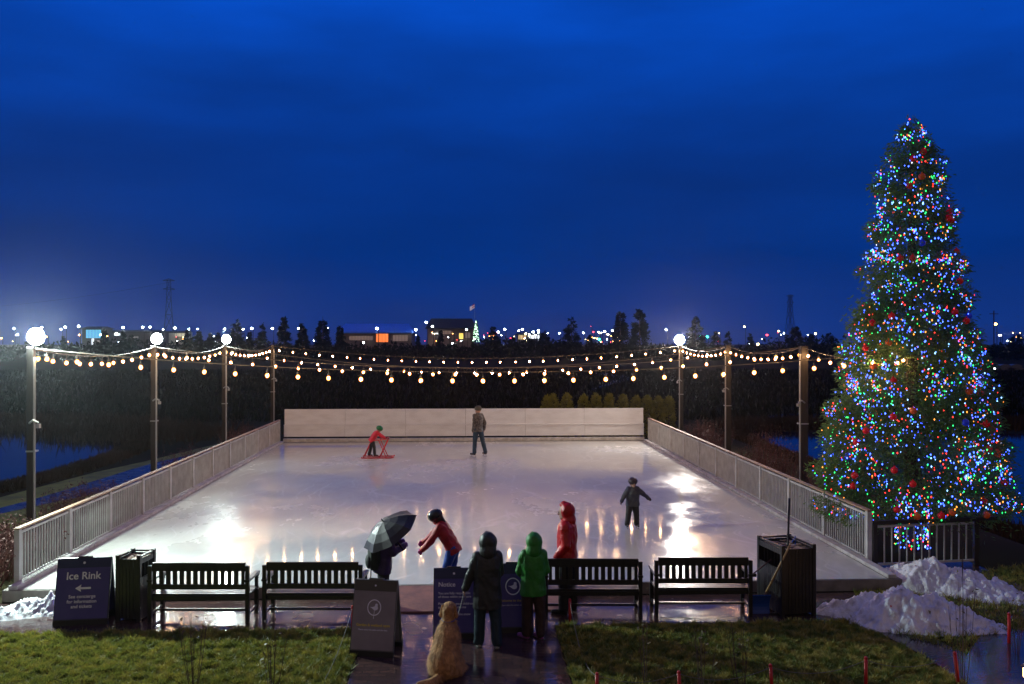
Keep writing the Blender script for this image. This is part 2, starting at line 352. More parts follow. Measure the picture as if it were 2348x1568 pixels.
cx_ = n.nodes.new('ShaderNodeMix'); cx_.data_type = 'RGBA'; cx_.inputs[7].default_value = (.80, .80, .80, 1); n.links.new(msk.outputs[0], cx_.inputs[0]); n.links.new(cm.outputs[2], cx_.inputs[6]); n.links.new(cx_.outputs[2], bs.inputs['Base Color'])
bb = n.nodes.new('ShaderNodeBump'); bb.inputs['Distance'].default_value = .004
n.links.new(MR(am.outputs[0], .60, .80, .02, .7), bb.inputs['Strength']); n.links.new(scr.outputs[0], bb.inputs['Height']); n.links.new(bb.outputs[0], bs.inputs['Normal'])
bs.inputs['IOR'].default_value = 1.45
b = MB().prism([(XL(YR0)-.25, YR0), (XR1+.25, YR0), (XR1+.25, YR1+.3), (XL(YR1)-.25, YR1+.3)], 0, .19); tag(b.build('rink_platform', M['riser']), kind='structure')
sheet('ice', [(XL(YR0), YR0+.03), (XR1, YR0+.03), (XR1, YR1), (XL(YR1), YR1)], .20, ice)
# kerbs round the ice
for left in (True, False):
    b = MB(); y = YR0+.02
    while y < YR1:
        y2 = min(y+3.05, YR1); jt = rnd.uniform(-.012, .012)
        zk = .225+rnd.uniform(0, .012); xa, xb = (XL(y)-.08, XL(y2)-.08) if left else (XR1+.08, XR1+.08)
        b.bar((xa+jt, y, zk), (xb+jt, y2-.02, zk), .15, .07); y = y2
    tag(b.build('rink_kerb', M['kerb'], bevel=.01), kind='structure')
# ramp from the rink opening down to the paving
b = MB(); r0, r1 = G(880, 1345, .2).x, G(1290, 1345, .2).x
b.raw([(r0, 14.9, .19), (r1, 14.9, .19), (r0, 13.98, .03), (r1, 13.98, .03), (r0, 14.9, .0), (r1, 14.9, .0), (r0, 13.98, 0), (r1, 13.98, 0)],
      [(2, 3, 1, 0), (2, 0, 4, 6), (3, 7, 5, 1), (2, 6, 7, 3)])
tag(b.build('ramp', M['mat']), 'brown rubber ramp leading up to the opening of the ice', 'ramp')

# ---------------------------------------------------------------- back wall
bw = thing('rink_back_board', 'long white two-tier board wall across the far end of the rink', 'rink board', ((XR0+XR1)/2, YR1+.2, 0))
wx0, wx1 = XL(YR1)-.05, XR1+.05
def panels(z0, z1, y, th, nm, npan):
    k = (wx1-wx0)/npan
    for i in range(npan):
        b = MB().box((wx0+k*(i+.5), y, (z0+z1)/2), (k-.008, th, z1-z0)); b.build(nm, M['wboard'], bw, world=True, bevel=.004)
panels(.92, 1.56, YR1+.32, .05, 'upper_panel', 6)
panels(.42, .89, YR1+.2, .05, 'lower_panel', 6)
MB().box(((wx0+wx1)/2, YR1+.26, .905), (wx1-wx0, .22, .03)).build('ledge', M['wboard'], bw, world=True)
MB().box(((wx0+wx1)/2, YR1+.14, .28), (wx1-wx0, .16, .14)).build('base_rail', M['kerb'], bw, world=True)
for i in range(7): MB().box((wx0+.05+(wx1-wx0-.1)*i/6, YR1+.40, .8), (.09, .09, 1.56)).build('post', M['post'], bw, world=True)

# ---------------------------------------------------------------- railings
def railing(name, label, a, c, h, base, posts, mpost, mbal, mcap, bal=.10, cap=(.10, .035)):
    a = Vector(a); c = Vector(c); r = thing(name, label, 'railing', a, 0); L = (c-a).length; d = (c-a)/L
    N = len(posts)
    for i, s in enumerate(posts):
        p = a+d*s; MB().box(p+Vector((0, 0, h/2)), (.09, .09, h)).build('post', mpost, r, world=True, bevel=.006)
    for i in range(N-1):
        s0, s1 = posts[i]+.05, posts[i+1]-.05; b = MB(); k = max(1, int((s1-s0)/bal))
        for j in range(1, k):
            p = a+d*(s0+(s1-s0)*j/k); b.box(p+Vector((0, 0, (base+h-.04)/2)), (.022, .022, h-.04-base))
        b.bar(a+d*s0+Vector((0, 0, base)), a+d*s1+Vector((0, 0, base)), .035, .04)
        b.bar(a+d*s0+Vector((0, 0, h-.06)), a+d*s1+Vector((0, 0, h-.06)), .035, .04)
        b.build('baluster_panel', mbal, r, world=True)
    MB().bar(a-d*.06+Vector((0, 0, h+.02)), c+d*.06+Vector((0, 0, h+.02)), cap[0], cap[1]).build('cap_rail', mcap, r, world=True, bevel=.006)
    return r
Lf = 36.5-15.3
railing('railing', 'grey baluster railing with wooden cap along the left side of the ice', (XL(15.3)-.19, 15.3, .19), (XL(36.5)-.19, 36.5, .19), .93, .07,
        [Lf*i/11 for i in range(12)], M['rail'], M['rail'], M['caprail'])
rp = (G(1955, 1288, .19)).y; Lr = 36.5-rp
railing('railing', 'grey baluster railing with wooden cap along the right side of the ice', (XR1+.22, rp, .19), (XR1+.22, 36.5, .19), .95, .07,
        [Lr*i/10 for i in range(11)], M['rail'], M['rail'], M['caprail'])
railing('railing', 'short dark-capped railing standing in front of the decorated tree trunk', (XR1+.4, rp+.15, .0), (G(2235, 1276).x, rp+.45, 0), .88, .10,
        [0, 2.15], M['blackrail'], M['rail'], M['blackrail'], bal=.155, cap=(.1, .07))

# ---------------------------------------------------------------- light poles
lpos = [(-8.62, 17.5), (-8.66, 24.2), (-8.70, 31.1), (-8.72, 38.6)]
rpos = [(8.72, 22.6), (8.70, 29.3), (8.72, 36.0)]
names = ['tall lamp post at the left edge of the picture, nearest the camera', 'second lamp post along the left railing, with a small bracket',
         'third lamp post along the left railing', 'farthest lamp post on the left, with no floodlight']
namesr = ['thick wooden light post just left of the decorated tree', 'wooden light post midway along the right railing', 'floodlit post at the far end of the right railing']
def pole(p, label, wd, ftop, flood, lr=.15):
    x, y = p; r = thing('light_post', label, 'light post', (x, y, 0), group='posts carrying the string lights')
    zb = float(H0(np.array(x), np.array(y)))-.1
    MB().box((0, 0, (ftop+zb)/2), (wd, wd, ftop-zb)).build('post', M['post'], r, bevel=.012)
    s = 1 if x < 0 else -1
    MB().tube([(s*(wd/2+.03), -wd/2, zb), (s*(wd/2+.03), -wd/2, ftop-.2)], .022).build('conduit', M['conduit'], r)
    MB().box((s*.02, 0, 2.2), (wd+.05, wd+.03, .03)).build('strap', M['conduit'], r)
    b = MB().tube([(0, -wd/2, 2.75), (s*.12, -wd/2-.10, 2.82), (s*.2, -wd/2-.06, 2.76)], .02).box((s*.2, -wd/2-.06, 2.7), (.06, .08, .08))
    b.build('hook_bracket', M['conduit'], r)
    if flood:
        fx = s*.06;  h = MB().tube([(fx, .22, ftop+.20), (fx, .14, ftop+.20), (fx, .06, ftop+.20)], .11, n=24, r2=lr+.012).tube([(fx, 0, ftop-.05), (fx, 0, ftop+.05)], .03)
        hd = h.build('floodlight', M['blackm'], r, bevel=.01)
        MB().ball((fx, .062, ftop+.20), (lr, .05, lr), n=24, m=12).build('lens', M['flood'], hd, smooth=True)
        ld = bpy.data.lights.new('flood_lamp', 'AREA'); ld.shape = 'RECTANGLE'; ld.size = .26; ld.size_y = .26
        ld.energy = flood; ld.color = (.80, 1.0, .93) if x < 0 else (1.0, .88, .78); ld.spread = R(170)
        lo = bpy.data.objects.new('flood_lamp', ld); C.objects.link(lo); lo.parent = r
        lo.location = (fx, -.015, ftop+.20); tgt = Vector((2.4, -5.0, -3.6)) if x < 0 else Vector((-5.5, -7.0, -3.6))
        if p[1] < 20: tgt = Vector((3.4, -4.6, -3.6))
        lo.rotation_euler = tgt.to_track_quat('-Z', 'Y').to_euler()
        sp = bpy.data.lights.new('flood_spill', 'POINT'); sp.energy = 50+flood*.22; sp.shadow_soft_size = .08; sp.color = ld.color; so = bpy.data.objects.new('flood_spill', sp); C.objects.link(so); so.parent = r; so.location = (fx, -.05, ftop+.24+lr)
    return r
pole(lpos[0], names[0], .125, 4.24, 1250, .17); pole(lpos[1], names[1], .125, 4.24, 130); pole(lpos[2], names[2], .12, 4.26, 100); pole(lpos[3], names[3], .12, 4.26, 0)
pole(rpos[0], namesr[0], .19, 4.24, 0); pole(rpos[1], namesr[1], .17, 4.26, 0); pole(rpos[2], namesr[2], .14, 4.26, 560, .21)

# ---------------------------------------------------------------- festoon strings
bulbme = None
def festoon(a, c, sag, label, pitch=.61, drop=.17, r=.042, start=.3):
    global bulbme
    a = Vector(a); c = Vector(c); L = (c-a).length; t_ = thing('string_lights', label, 'string lights', a, group='strings of warm bulbs hung over the rink')
    f = lambda s: a+(c-a)*s+Vector((0, 0, -4*sag*s*(1-s)))
    b = MB().tube([f(i/24)-a for i in range(25)], .011, n=5)
    k = int((L-.4)/pitch); ss = [(start+pitch*i+rnd.uniform(-.03, .03))/L for i in range(k+1)]
    for s in ss:
        if s > .995: continue
        p = f(s)-a; b.tube([p, p-Vector((0, 0, drop-.05))], .006, n=4); b.tube([p-Vector((0, 0, drop-.09)), p-Vector((0, 0, drop-.035))], .02, n=6)
    b.build('cable', M['cable'], t_)
    if bulbme is None:
        q = MB().ball((0, 0, 0), (r, r, r*1.15), n=12, m=8, mi=1).ball((0, 0, 0), (.018, .018, .022), n=8, m=6, mi=0).build('bulb', [M['bulb'], M['glass']], smooth=True); bulbme = q.data; bpy.data.objects.remove(q)
    for s in ss:
        if s > .995: continue
        o = bpy.data.objects.new('bulb', bulbme); C.objects.link(o); o.parent = t_; o.location = f(s)-a-Vector((0, 0, drop+.01))
ZT = 4.21
L3 = [Vector((x, y, ZT)) for x, y in lpos]; R3 = [Vector((x, y, ZT)) for x, y in rpos]; RT = Vector((9.0, 17.4, ZT-.05))
festoon(L3[0], RT, .45, 'lowest and nearest string of warm bulbs crossing over the rink')
festoon(L3[1], R3[0], .56, 'second string of warm bulbs across the rink, counted from the camera')
festoon(L3[2], R3[1], .74, 'third string of warm bulbs across the rink, sagging deepest')
festoon(L3[3], R3[2], .53, 'farthest and highest string of warm bulbs across the rink')
festoon(L3[0], L3[1], .20, 'string of warm bulbs beside the left railing, from the nearest post')
festoon(L3[1], L3[2], .20, 'middle string of warm bulbs beside the left railing')
festoon(L3[2], L3[3], .20, 'farthest string of warm bulbs beside the left railing')
festoon(R3[0], RT, .22, 'string of warm bulbs running from the thick post into the decorated tree')
festoon(R3[1], R3[0], .20, 'string of warm bulbs between the two wooden posts on the right')
festoon(R3[2], R3[1], .20, 'string of warm bulbs from the right floodlight to the next post')

# ================================================================== TREES
def leafcloud(cs, size, rs, stretch=(1, 1), up=0.35, outward=None, n=1, jit=1.0):
    """numpy: one small leaf quad for each centre, random orientation biased outward"""
    N = len(cs); d = rs.normal(size=(N, 3)); d[:, 2] -= up
    if outward is not None: d = d*.6+outward*1.1
    d /= np.linalg.norm(d, axis=1, keepdims=True)
    s = np.cross(d, rs.normal(size=(N, 3))); s /= np.linalg.norm(s, axis=1, keepdims=True)
    sz = size*rs.uniform(.6, 1.4, size=(N, 1)); L = d*sz*stretch[0]; W = s*sz*stretch[1]
    v = np.stack([cs-W*.5, cs+L*.5-W*.35, cs+L, cs+L*.5+W*.5], 1).reshape(-1, 3)
    return v, np.arange(N*4).reshape(N, 4)
def crown_points(rs, N, prof, z0, z1, lumps, thick=.45):
    """centres through a conical crown built of drooping branch lumps; returns centres and outward dirs"""
    zz = z0+(z1-z0)*(1-np.sqrt(rs.uniform(0, 1, lumps))*1.0); zz = z0+(z1-z0)*rs.beta(1, 1.35, lumps)
    th = rs.uniform(0, 2*np.pi, lumps); R_ = prof(zz)*rs.uniform(.72, 1.06, lumps); ls = .10+.17*prof(zz)
    k = rs.integers(0, lumps, N); f = rs.uniform(thick, 1, N)**.6
    rr = R_[k]*f; x = rr*np.cos(th[k]); y = rr*np.sin(th[k]); z = zz[k]-rr*.18+.12*R_[k]
    o = rs.normal(size=(N, 3))*(ls[k]*.55)[:, None]
    cs = np.stack([x, y, z], 1)+o; out = np.stack([np.cos(th[k]), np.sin(th[k]), np.full(N, -.15)], 1)
    ok = (cs[:, 2] > z0-.3) & (cs[:, 2] < z1+.1); cs, out = cs[ok], out[ok]
    return cs, out
# --- the decorated tree
rs = np.random.default_rng(5)
TX, TY = 9.22, 17.9
_z = np.array([.5, .9, 1.1, 2.0, 3.0, 3.75, 4.55, 6.0, 7.0, 7.8, 8.3, 8.65, 8.9, 9.08]); _r = np.array([1.78, 2.02, 2.04, 1.90, 1.66, 1.48, 1.33, 1.00, .84, .71, .54, .35, .16, .03])
tprof = lambda z: np.interp(z, _z, _r)
xt = thing('decorated_tree', 'tall conical evergreen covered in coloured lights at the right', 'tree', (TX, TY, 0))
MB().tube([(0, 0, -.05), (.02, 0, 1.2), (0, .03, 3), (0, 0, 6), (0, 0, 8.6)], .24, n=12, r2=.03).build('trunk', M['trunk'], xt, smooth=True)
NL = 300; lz = 1.0+7.85*rs.beta(1, 1.35, NL); lth = rs.uniform(0, 2*np.pi, NL); lR = tprof(lz)*rs.uniform(.66, .89, NL); lS = .12+.15*tprof(lz)
lc = np.stack([lR*np.cos(lth), lR*np.sin(lth), lz-.10*lR], 1); lout = np.stack([np.cos(lth), np.sin(lth), np.full(NL, -.15)], 1)
c1_, o1_ = crown_points(rs, 52000, lambda z: tprof(z)*.86, .75, 9.0, 560, thick=.12)
kk = rs.choice(NL, 78000, p=lS**2/np.sum(lS**2)); dd_ = rs.normal(size=(78000, 3)); dd_ /= np.linalg.norm(dd_, axis=1, keepdims=True); rad_ = lS[kk]*rs.uniform(.25, 1, 78000)**.5
c2_ = lc[kk]+dd_*rad_[:, None]*np.array([1, 1, .62]); cs = np.concatenate([c1_, c2_]); ow = np.concatenate([o1_, lout[kk]*.7+dd_*.5])
keep = ~((np.hypot(cs[:, 0], cs[:, 1]) > tprof(cs[:, 2])*1.09+.02)); cs = cs[keep]; ow = ow[keep]
v, f = leafcloud(cs, .095, rs, (1.0, .30), outward=ow)
arr_obj('crown', v, f, M['needle'], xt)
# --- its lights
cols = [('blue', (.04, .10, 1.0), 10, .43), ('cyan_white', (.22, .50, 1.0), 4.5, .10), ('green', (.02, .85, .14), 3.6, .20), ('red', (1, .03, .02), 5, .16), ('amber', (1, .30, .03), 3.6, .10), ('pale', (.8, .8, 1), 3, .01)]
cm_ = [mat('bulb_'+c[0], (.1, .1, .1), .3, emit=c[1], estr=c[2]) for c in cols]
def oct_mesh(cs, rad, mi):
    u = np.array([[1, 0, 0], [-1, 0, 0], [0, 1, 0], [0, -1, 0], [0, 0, 1.4], [0, 0, -1.4]])*1.0
    v = (cs[:, None, :]+u[None]*rad[:, None, None]).reshape(-1, 3)
    fb = np.array([[0, 2, 4], [2, 1, 4], [1, 3, 4], [3, 0, 4], [2, 0, 5], [1, 2, 5], [3, 1, 5], [0, 3, 5]])
    f = (fb[None]+6*np.arange(len(cs))[:, None, None]).reshape(-1, 3); return v, f, np.repeat(mi, 8)
def tree_lights(name, label, pts, rs, nshow=100):
    o = thing(name, label, 'string lights', (TX, TY, 0), group='coloured light strings on the big tree')
    N = len(pts); mi = rs.choice(len(cols), N, p=[c[3] for c in cols]); rad = rs.uniform(.008, .0165, N)
    front = np.argsort(pts[:, 1]+.3*rs.uniform(size=N)*2)[:nshow] if N > nshow else np.arange(N)
    mes = []
    for q in range(len(cols)):
        v, f, m_ = oct_mesh(np.zeros((1, 3)), np.array([.0165]), np.array([0])); t0 = arr_obj('tree_bulb', v, f, cm_[q]); mes.append(t0.data); bpy.data.objects.remove(t0)
    for i in front:
        b = bpy.data.objects.new('tree_bulb', mes[mi[i]]); C.objects.link(b); b.parent = o; b.location = pts[i]
    rest = np.setdiff1d(np.arange(N), front)
    if len(rest):
        v, f, m_ = oct_mesh(pts[rest], rad[rest], mi[rest]); q = arr_obj('more_tree_bulbs', v, f, cm_, o, mi=m_); q['kind'] = 'stuff'
    return o
def shell(rs, N, z0, z1):
    # strands: bulbs every few cm along wavy runs hugging the crown
    pts = []
    while len(pts) < N:
        z = z0+(z1-z0)*rs.beta(1.0, 1.25); th = rs.uniform(-np.pi, np.pi); n_ = rs.integers(2, 9); dth = rs.choice([-1, 1])*rs.uniform(.03, .10); dz = rs.normal()*.045
        rf = rs.uniform(.66, .97)
        if noise.noise(Vector((3*math.cos(th), 3*math.sin(th), z*1.7))) < rs.uniform(-.55, .12): continue
        for k in range(n_):
            r = tprof(z)*rf*.95*(1+rs.normal()*.03); pts.append((r*np.cos(th), r*np.sin(th), z)); th += dth*rs.uniform(.5, 1.8)/max(.4, r); z = max(z+dz+rs.normal()*.06, .84+.1*rs.uniform()); rf = np.clip(rf+rs.normal()*.03, .64, 1.0)
    pts = np.array(pts[:N]); M_ = int(N*.62); ok = np.where((lz > z0-.1) & (lz < z1+.1))[0]
    wgt = lS[ok]**2*rs.uniform(.05, 1, len(ok))**1.3; k2 = rs.choice(ok, M_, p=wgt/wgt.sum()); d_ = rs.normal(size=(M_, 3))+lout[k2]*1.1; d_ /= np.linalg.norm(d_, axis=1, keepdims=True)
    p2_ = lc[k2]+d_*(lS[k2]*rs.uniform(.55, .95, M_))[:, None]*np.array([1, 1, .62]); p2_ = p2_[(p2_[:, 2] > .82) & (p2_[:, 2] < 9.1)]; pts = np.concatenate([pts[:N-M_], p2_])
    return pts
tree_lights('tree_light_string', 'coloured lights wound over the lower, widest third of the big tree', shell(rs, 2800, .95, 3.6), rs)
tree_lights('tree_light_string', 'coloured lights wound over the middle of the big tree', shell(rs, 2000, 3.5, 6.2), rs)
tree_lights('tree_light_string', 'coloured lights wound over the narrow top of the big tree', shell(rs, 1050, 6.1, 8.95), rs)
tt = rs.uniform(0, 2*np.pi, 320); zt = rs.uniform(.05, 1.05, 320); wr = .30+.03*np.abs(rs.normal(size=320))
tree_lights('tree_light_string', 'coloured lights wrapped round the trunk of the big tree', np.stack([wr*np.cos(tt), wr*np.sin(tt), zt], 1), rs)
tt = np.linspace(0, 1, 34); bp = np.stack([.9+tt*1.35, -.9+.5*tt, 1.02+.10*np.sin(tt*14)-.1*tt], 1)
tree_lights('tree_light_string', 'short run of coloured lights drooping from the lowest right branches', bp, rs)
bcols = [mat('bauble_red', (.65, .01, .015), .25, emit=(1, .02, .02), estr=.05), mat('bauble_blue', (.02, .04, .6), .25, emit=(.02, .05, 1), estr=.08), mat('bauble_orange', (.7, .12, .02), .25, emit=(1, .1, .02), estr=.04)]
for m_ in bcols: m_.cycles.emission_sampling = 'NONE'
words = {0: 'red', 1: 'blue', 2: 'orange'}
bmes = []
for k in range(3):
    q = MB().ball((0, 0, 0), .068, n=14, m=9).tube([(0, 0, .065), (0, 0, .09)], .013, n=6).build('bauble', bcols[k], smooth=True); bmes.append(q.data); bpy.data.objects.remove(q)
for i in range(54):
    z = .95+7.6*rs.beta(1, 1.3); th = rs.uniform(-2.9, -.2); k = int(rs.choice(3, p=[.65, .12, .23])); r = float(tprof(z))*.86
    o = bpy.data.objects.new('bauble', bmes[k]); C.objects.link(o); o.location = (TX+r*math.cos(th), TY+r*math.sin(th), z)
    lvl = 'low' if z < 3.2 else ('midway up' if z < 6 else 'high')
    tag(o, f'round {words[k]} bauble hanging {lvl} on the lit tree', 'bauble', f'{words[k]} baubles {lvl} on the decorated tree')

# --- distant conifers
def conifer(px, ptop, hw, Yd, kind=0, seed=0, base=None, label=None):
    rs = np.random.default_rng(100+seed); zb = float(H0(np.array(0.), np.array(float(Yd)))); p = P(px, ptop, Yd); hgt = p.z-zb; rad = hw*Yd/2000.
    o = thing('pine_tree', label, 'tree', (p.x, Yd, zb), group='dark conifers on the skyline')
    prof = lambda z: rad*np.clip(1.02-(z/hgt), .0, 1)**.75*(1+.10*np.sin(z*5))
    MB().tube([(0, 0, -.2), (0, 0, hgt*.5), (0, 0, hgt*.97)], hgt*.022, n=7, r2=.05).build('trunk', M['trunk'], o)
    cs, ow = crown_points(rs, 3800, prof, hgt*.06, hgt*.985, 90, thick=.1)
    v, f = leafcloud(cs, hgt*.055, rs, (1., .45), outward=ow); arr_obj('crown', v, f, M['needle2'], o)
con = [(240, 752, 12, 250), (300, 765, 14, 250), (430, 756, 13, 250), (456, 757, 15, 250), (482, 760, 13, 255), (500, 762, 12, 255), (541, 729, 27, 240), (572, 757, 10, 260), (601, 741, 13, 260), (651, 726, 22, 250),
       (693, 738, 20, 250), (740, 722, 24, 250), (780, 742, 16, 255), (958, 768, 10, 240), (1010, 757, 14, 240), (1130, 748, 24, 240), (1176, 772, 18, 240), (1248, 755, 21, 250), (1310, 726, 29, 240), (1352, 766, 14, 240),
       (1422, 712, 30, 230), (1466, 705, 33, 230), (1595, 724, 30, 250), (1640, 760, 20, 255), (1668, 760, 14, 255), (1719, 764, 13, 260), (1824, 745, 26, 260), (1860, 764, 25, 270), (1900, 762, 30, 270), (2330, 762, 34, 230), (145, 770, 12, 250), (282, 756, 11, 250)]
for i, (a, b_, c_, d_) in enumerate(con):
    side = ('at the far left of the skyline', 'left of centre on the skyline', 'behind the middle of the back wall', 'right of centre on the skyline', 'on the skyline near the lit tree')[min(4, int(a/470))]
    size = 'tall' if b_ < 730 else ('medium' if b_ < 750 else 'low')
    lit = {541: 'tall dark conifer behind the third floodlight on the left', 651: 'pointed dark conifer left of the long building, third from it', 693: 'dark conifer second from the left end of the long building',
           740: 'tall dark conifer right beside the left end of the long building', 1310: 'lone tall conifer right of the cluster of white lamps', 1422: 'left one of the two tallest conifers standing together',
           1466: 'right and tallest of the two conifers standing together', 1595: 'tall conifer just right of the right-hand floodlight', 1130: 'ragged spreading tree right of the flagpole'}
    lab = lit.get(a, f'{size} dark conifer {side}')
    conifer(a, b_, c_, d_, seed=i, label=lab)
# low dark woodland filling below the skyline
rs = np.random.default_rng(9); N = 26000
xx = rs.uniform(-210, 230, N); yy = 215+rs.uniform(0, 60, N); hh = 1.5+2.2*np.abs(np.sin(xx*.11)+.6*np.sin(xx*.043+1)+.4*np.sin(xx*.31)); zz = H0(xx, yy)+rs.uniform(0, 1, N)*hh
v, f = leafcloud(np.stack([xx, yy, zz], 1), 1.1, rs, (1, .7), up=0); tag(arr_obj('woodland', v, f, M['needle2']), 'low dark brush along the far edge of the field', 'woodland', kind='stuff')
# rough field grass and reeds round the ponds
def reeds(name, label, N, fn, h, m, seed, wd=.03, lean=.25):
    rs = np.random.default_rng(seed); x, y = fn(rs, N); z = H0(x, y); d = rs.normal(size=(N, 2))*lean; hh = h*rs.uniform(.5, 1.3, N); a = rs.uniform(0, np.pi, N); w_ = wd*(.7+.02*y)
    bx, by = np.cos(a)*w_, np.sin(a)*w_
    v = np.stack([np.stack([x-bx, y-by, z-.02], 1), np.stack([x+bx, y+by, z-.02], 1), np.stack([x+d[:, 0]*hh, y+d[:, 1]*hh, z+hh], 1)], 1).reshape(-1, 3)
    return tag(arr_obj(name, v, np.arange(N*3).reshape(N, 3), m), label, 'plants', kind='stuff')
def band(pxs, pys, spread):
    pts = np.array([list(G(a, b_, -1))[:2] for a, b_ in zip(pxs, pys)]); seg = np.linalg.norm(np.diff(pts, axis=0), axis=1); cum = np.concatenate([[0], np.cumsum(seg)])
    def fn(rs, N):
        s = rs.uniform(0, cum[-1], N); x = np.interp(s, cum, pts[:, 0]); y = np.interp(s, cum, pts[:, 1])
        return x+rs.normal(size=N)*spread, y+rs.normal(size=N)*spread
    return fn
reed = mat('brown_reeds', (.075, .045, .03), .8, spec=.02, col2=(.04, .03, .018), scale=.6)
reeds('reeds', 'brown reeds along the near bank of the left pond', 15000, band([-200, 0, 120, 230, 300, 330], [1150, 1124, 1096, 1062, 1035, 1012], .25), .28, reed, 1)
reeds('reeds', 'brown reeds along the far bank of the left pond', 14000, band([-300, 0, 140, 240, 310, 420], [976, 974, 973, 982, 998, 1000], 2.0), .6, reed, 2)
reeds('reeds', 'dark reeds between the two ponds on the right', 16000, band([1690, 1800, 1950, 2100, 2300, 2500], [982, 978, 979, 979, 978, 978], 1.1), .6, reed, 3)
reeds('reeds', 'brown reeds along the near bank of the right pond', 14000, band([1690, 1760, 1850, 1950, 2150, 2400], [1000, 1055, 1112, 1150, 1190, 1250], .4), .35, reed, 4)
def ff(rs, N): return rs.uniform(-60, 60, N), 40+rs.uniform(0, 1, N)**1.3*110
reeds('meadow', 'rough dark meadow beyond the rink', 50000, lambda rs, N: (lambda y: (rs.uniform(-.75, .75, N)*y, y))(60+rs.uniform(0, 1, N)**1.2*110), .55, mat('meadow_grass', (.022, .022, .011), .9, spec=.0, col2=(.010, .014, .006), scale=.25), 5)

# hedge of arborvitae behind the back board
for i, (px, hw, top) in enumerate([(1253, 12, 909), (1268, 13, 905), (1299, 14, 904), (1338, 12, 906), (1366, 14, 904), (1397, 12, 903), (1428, 13, 906), (1458, 13, 909), (1484, 14, 908), (1509, 14, 910), (1533, 13, 910)]):
    Yh = 42.; p = P(px, top, Yh); zb = float(H0(np.array(p.x), np.array(Yh))); hgt = p.z-zb; rad = hw*Yh/2000+.05; rs = np.random.default_rng(40+i)
    o = thing('arborvitae', '%s clipped yellow-green column shrub, counted from the left behind the back board' % ('first', 'second', 'third', 'fourth', 'fifth', 'sixth', 'seventh', 'eighth', 'ninth', 'tenth', 'eleventh')[i], 'shrub', (p.x, Yh, zb), group='row of column shrubs behind the back board')
    MB().tube([(0, 0, -.1), (0, 0, hgt*.6)], .04, n=6).build('stem', M['trunk'], o)
    N = 1500; zz = rs.uniform(.05, 1, N)**.8*hgt; prr = rad*np.sqrt(np.clip(1-(zz/hgt)**5, 0, 1)); th = rs.uniform(0, 6.3, N); rr_ = prr*rs.uniform(.7, 1, N)
    v, f = leafcloud(np.stack([rr_*np.cos(th), rr_*np.sin(th), zz], 1), .12, rs, (1, .5), up=-.6); arr_obj('foliage', v, f, M['arbor'], o)

# red-twig shrubs beside the railings, and bare plants in the lawn
def shrub(loc, h, w_, n_, m, label, seed, leaves=0, group=None, r=.009, name='shrub', lm=None):
    rr_ = random.Random(seed); o = thing(name, label, 'shrub', loc, group=group); b = MB(); tips = []
    for i in range(n_):
        a = rr_.uniform(0, 6.28); l = rr_.uniform(.15, 1)*w_; hh = h*rr_.uniform(.6, 1.05)
        p0 = Vector((.25*l*math.cos(a), .25*l*math.sin(a), -.03)); p1 = p0+Vector((.4*l*math.cos(a), .4*l*math.sin(a), hh*.5)); p2 = Vector((l*math.cos(a), l*math.sin(a), hh))
        b.tube([p0, p1, p2], r, n=4, r2=r*.3)
        for k in range(3):
            q = p1.lerp(p2, rr_.uniform(0, .7)); e_ = q+Vector((rr_.uniform(-.2, .2)*w_, rr_.uniform(-.2, .2)*w_, hh*rr_.uniform(.12, .3))); b.tube([q, e_], r*.5, n=3, r2=r*.2); tips.append(e_)
        tips.append(p2)
    b.build('stems', m, o)
    if leaves:
        rs = np.random.default_rng(seed); tp = np.array([list(t) for t in tips]); c_ = tp[rs.integers(0, len(tp), leaves)]+rs.normal(size=(leaves, 3))*.06*h
        v, f = leafcloud(c_, .05, rs, (1, .6)); arr_obj('leaves', v, f, lm or M['gleaf'], o)
    return o
k = 0
rleaf = mat('red_leaves', (.13, .035, .03), .7, col2=(.06, .035, .02), scale=2)
for i, (x, y, h_) in enumerate([(-8.3, 14.9, .75), (-8.4, 15.6, .9), (-8.5, 16.3, 1.0), (-8.35, 16.9, .95), (-9.0, 16.9, 1.0), (-8.75, 18.6, 1.05), (-8.9, 19.8, 1.1), (-9.0, 20.9, .9), (-9.0, 22.1, .9), (-8.9, 27.0, .9), (-9.0, 29.0, .9), (-9.0, 33.2, 1.0), (-9.0, 35.2, 1.0)]):
    shrub((x, y, 0), h_, .6, 34, M['twig'], '%s bare reddish shrub outside the left railing, counting away from the camera' % ('first', 'second', 'third', 'fourth', 'fifth', 'sixth', 'seventh', 'eighth', 'ninth', 'tenth', 'eleventh', 'twelfth', 'thirteenth')[i], 300+i, 500, 'reddish shrubs outside the left railing', lm=rleaf)
for i, (x, y, h_) in enumerate([(8.6, 20.4, 1.1), (9.0, 21.6, 1.2), (8.5, 23.8, 1.25), (9.1, 25.0, 1.35), (8.7, 26.4, 1.25), (9.3, 27.6, 1.5), (8.8, 30.8, 1.2), (9.0, 32.6, 1.3), (9.0, 34.4, 1.2)]):
    shrub((x, y, 0), h_, .7, 36, M['twig'], '%s bare reddish shrub outside the right railing, counting away from the tree' % ('first', 'second', 'third', 'fourth', 'fifth', 'sixth', 'seventh', 'eighth', 'ninth')[i], 400+i, 550, 'reddish shrubs outside the right railing', lm=rleaf)
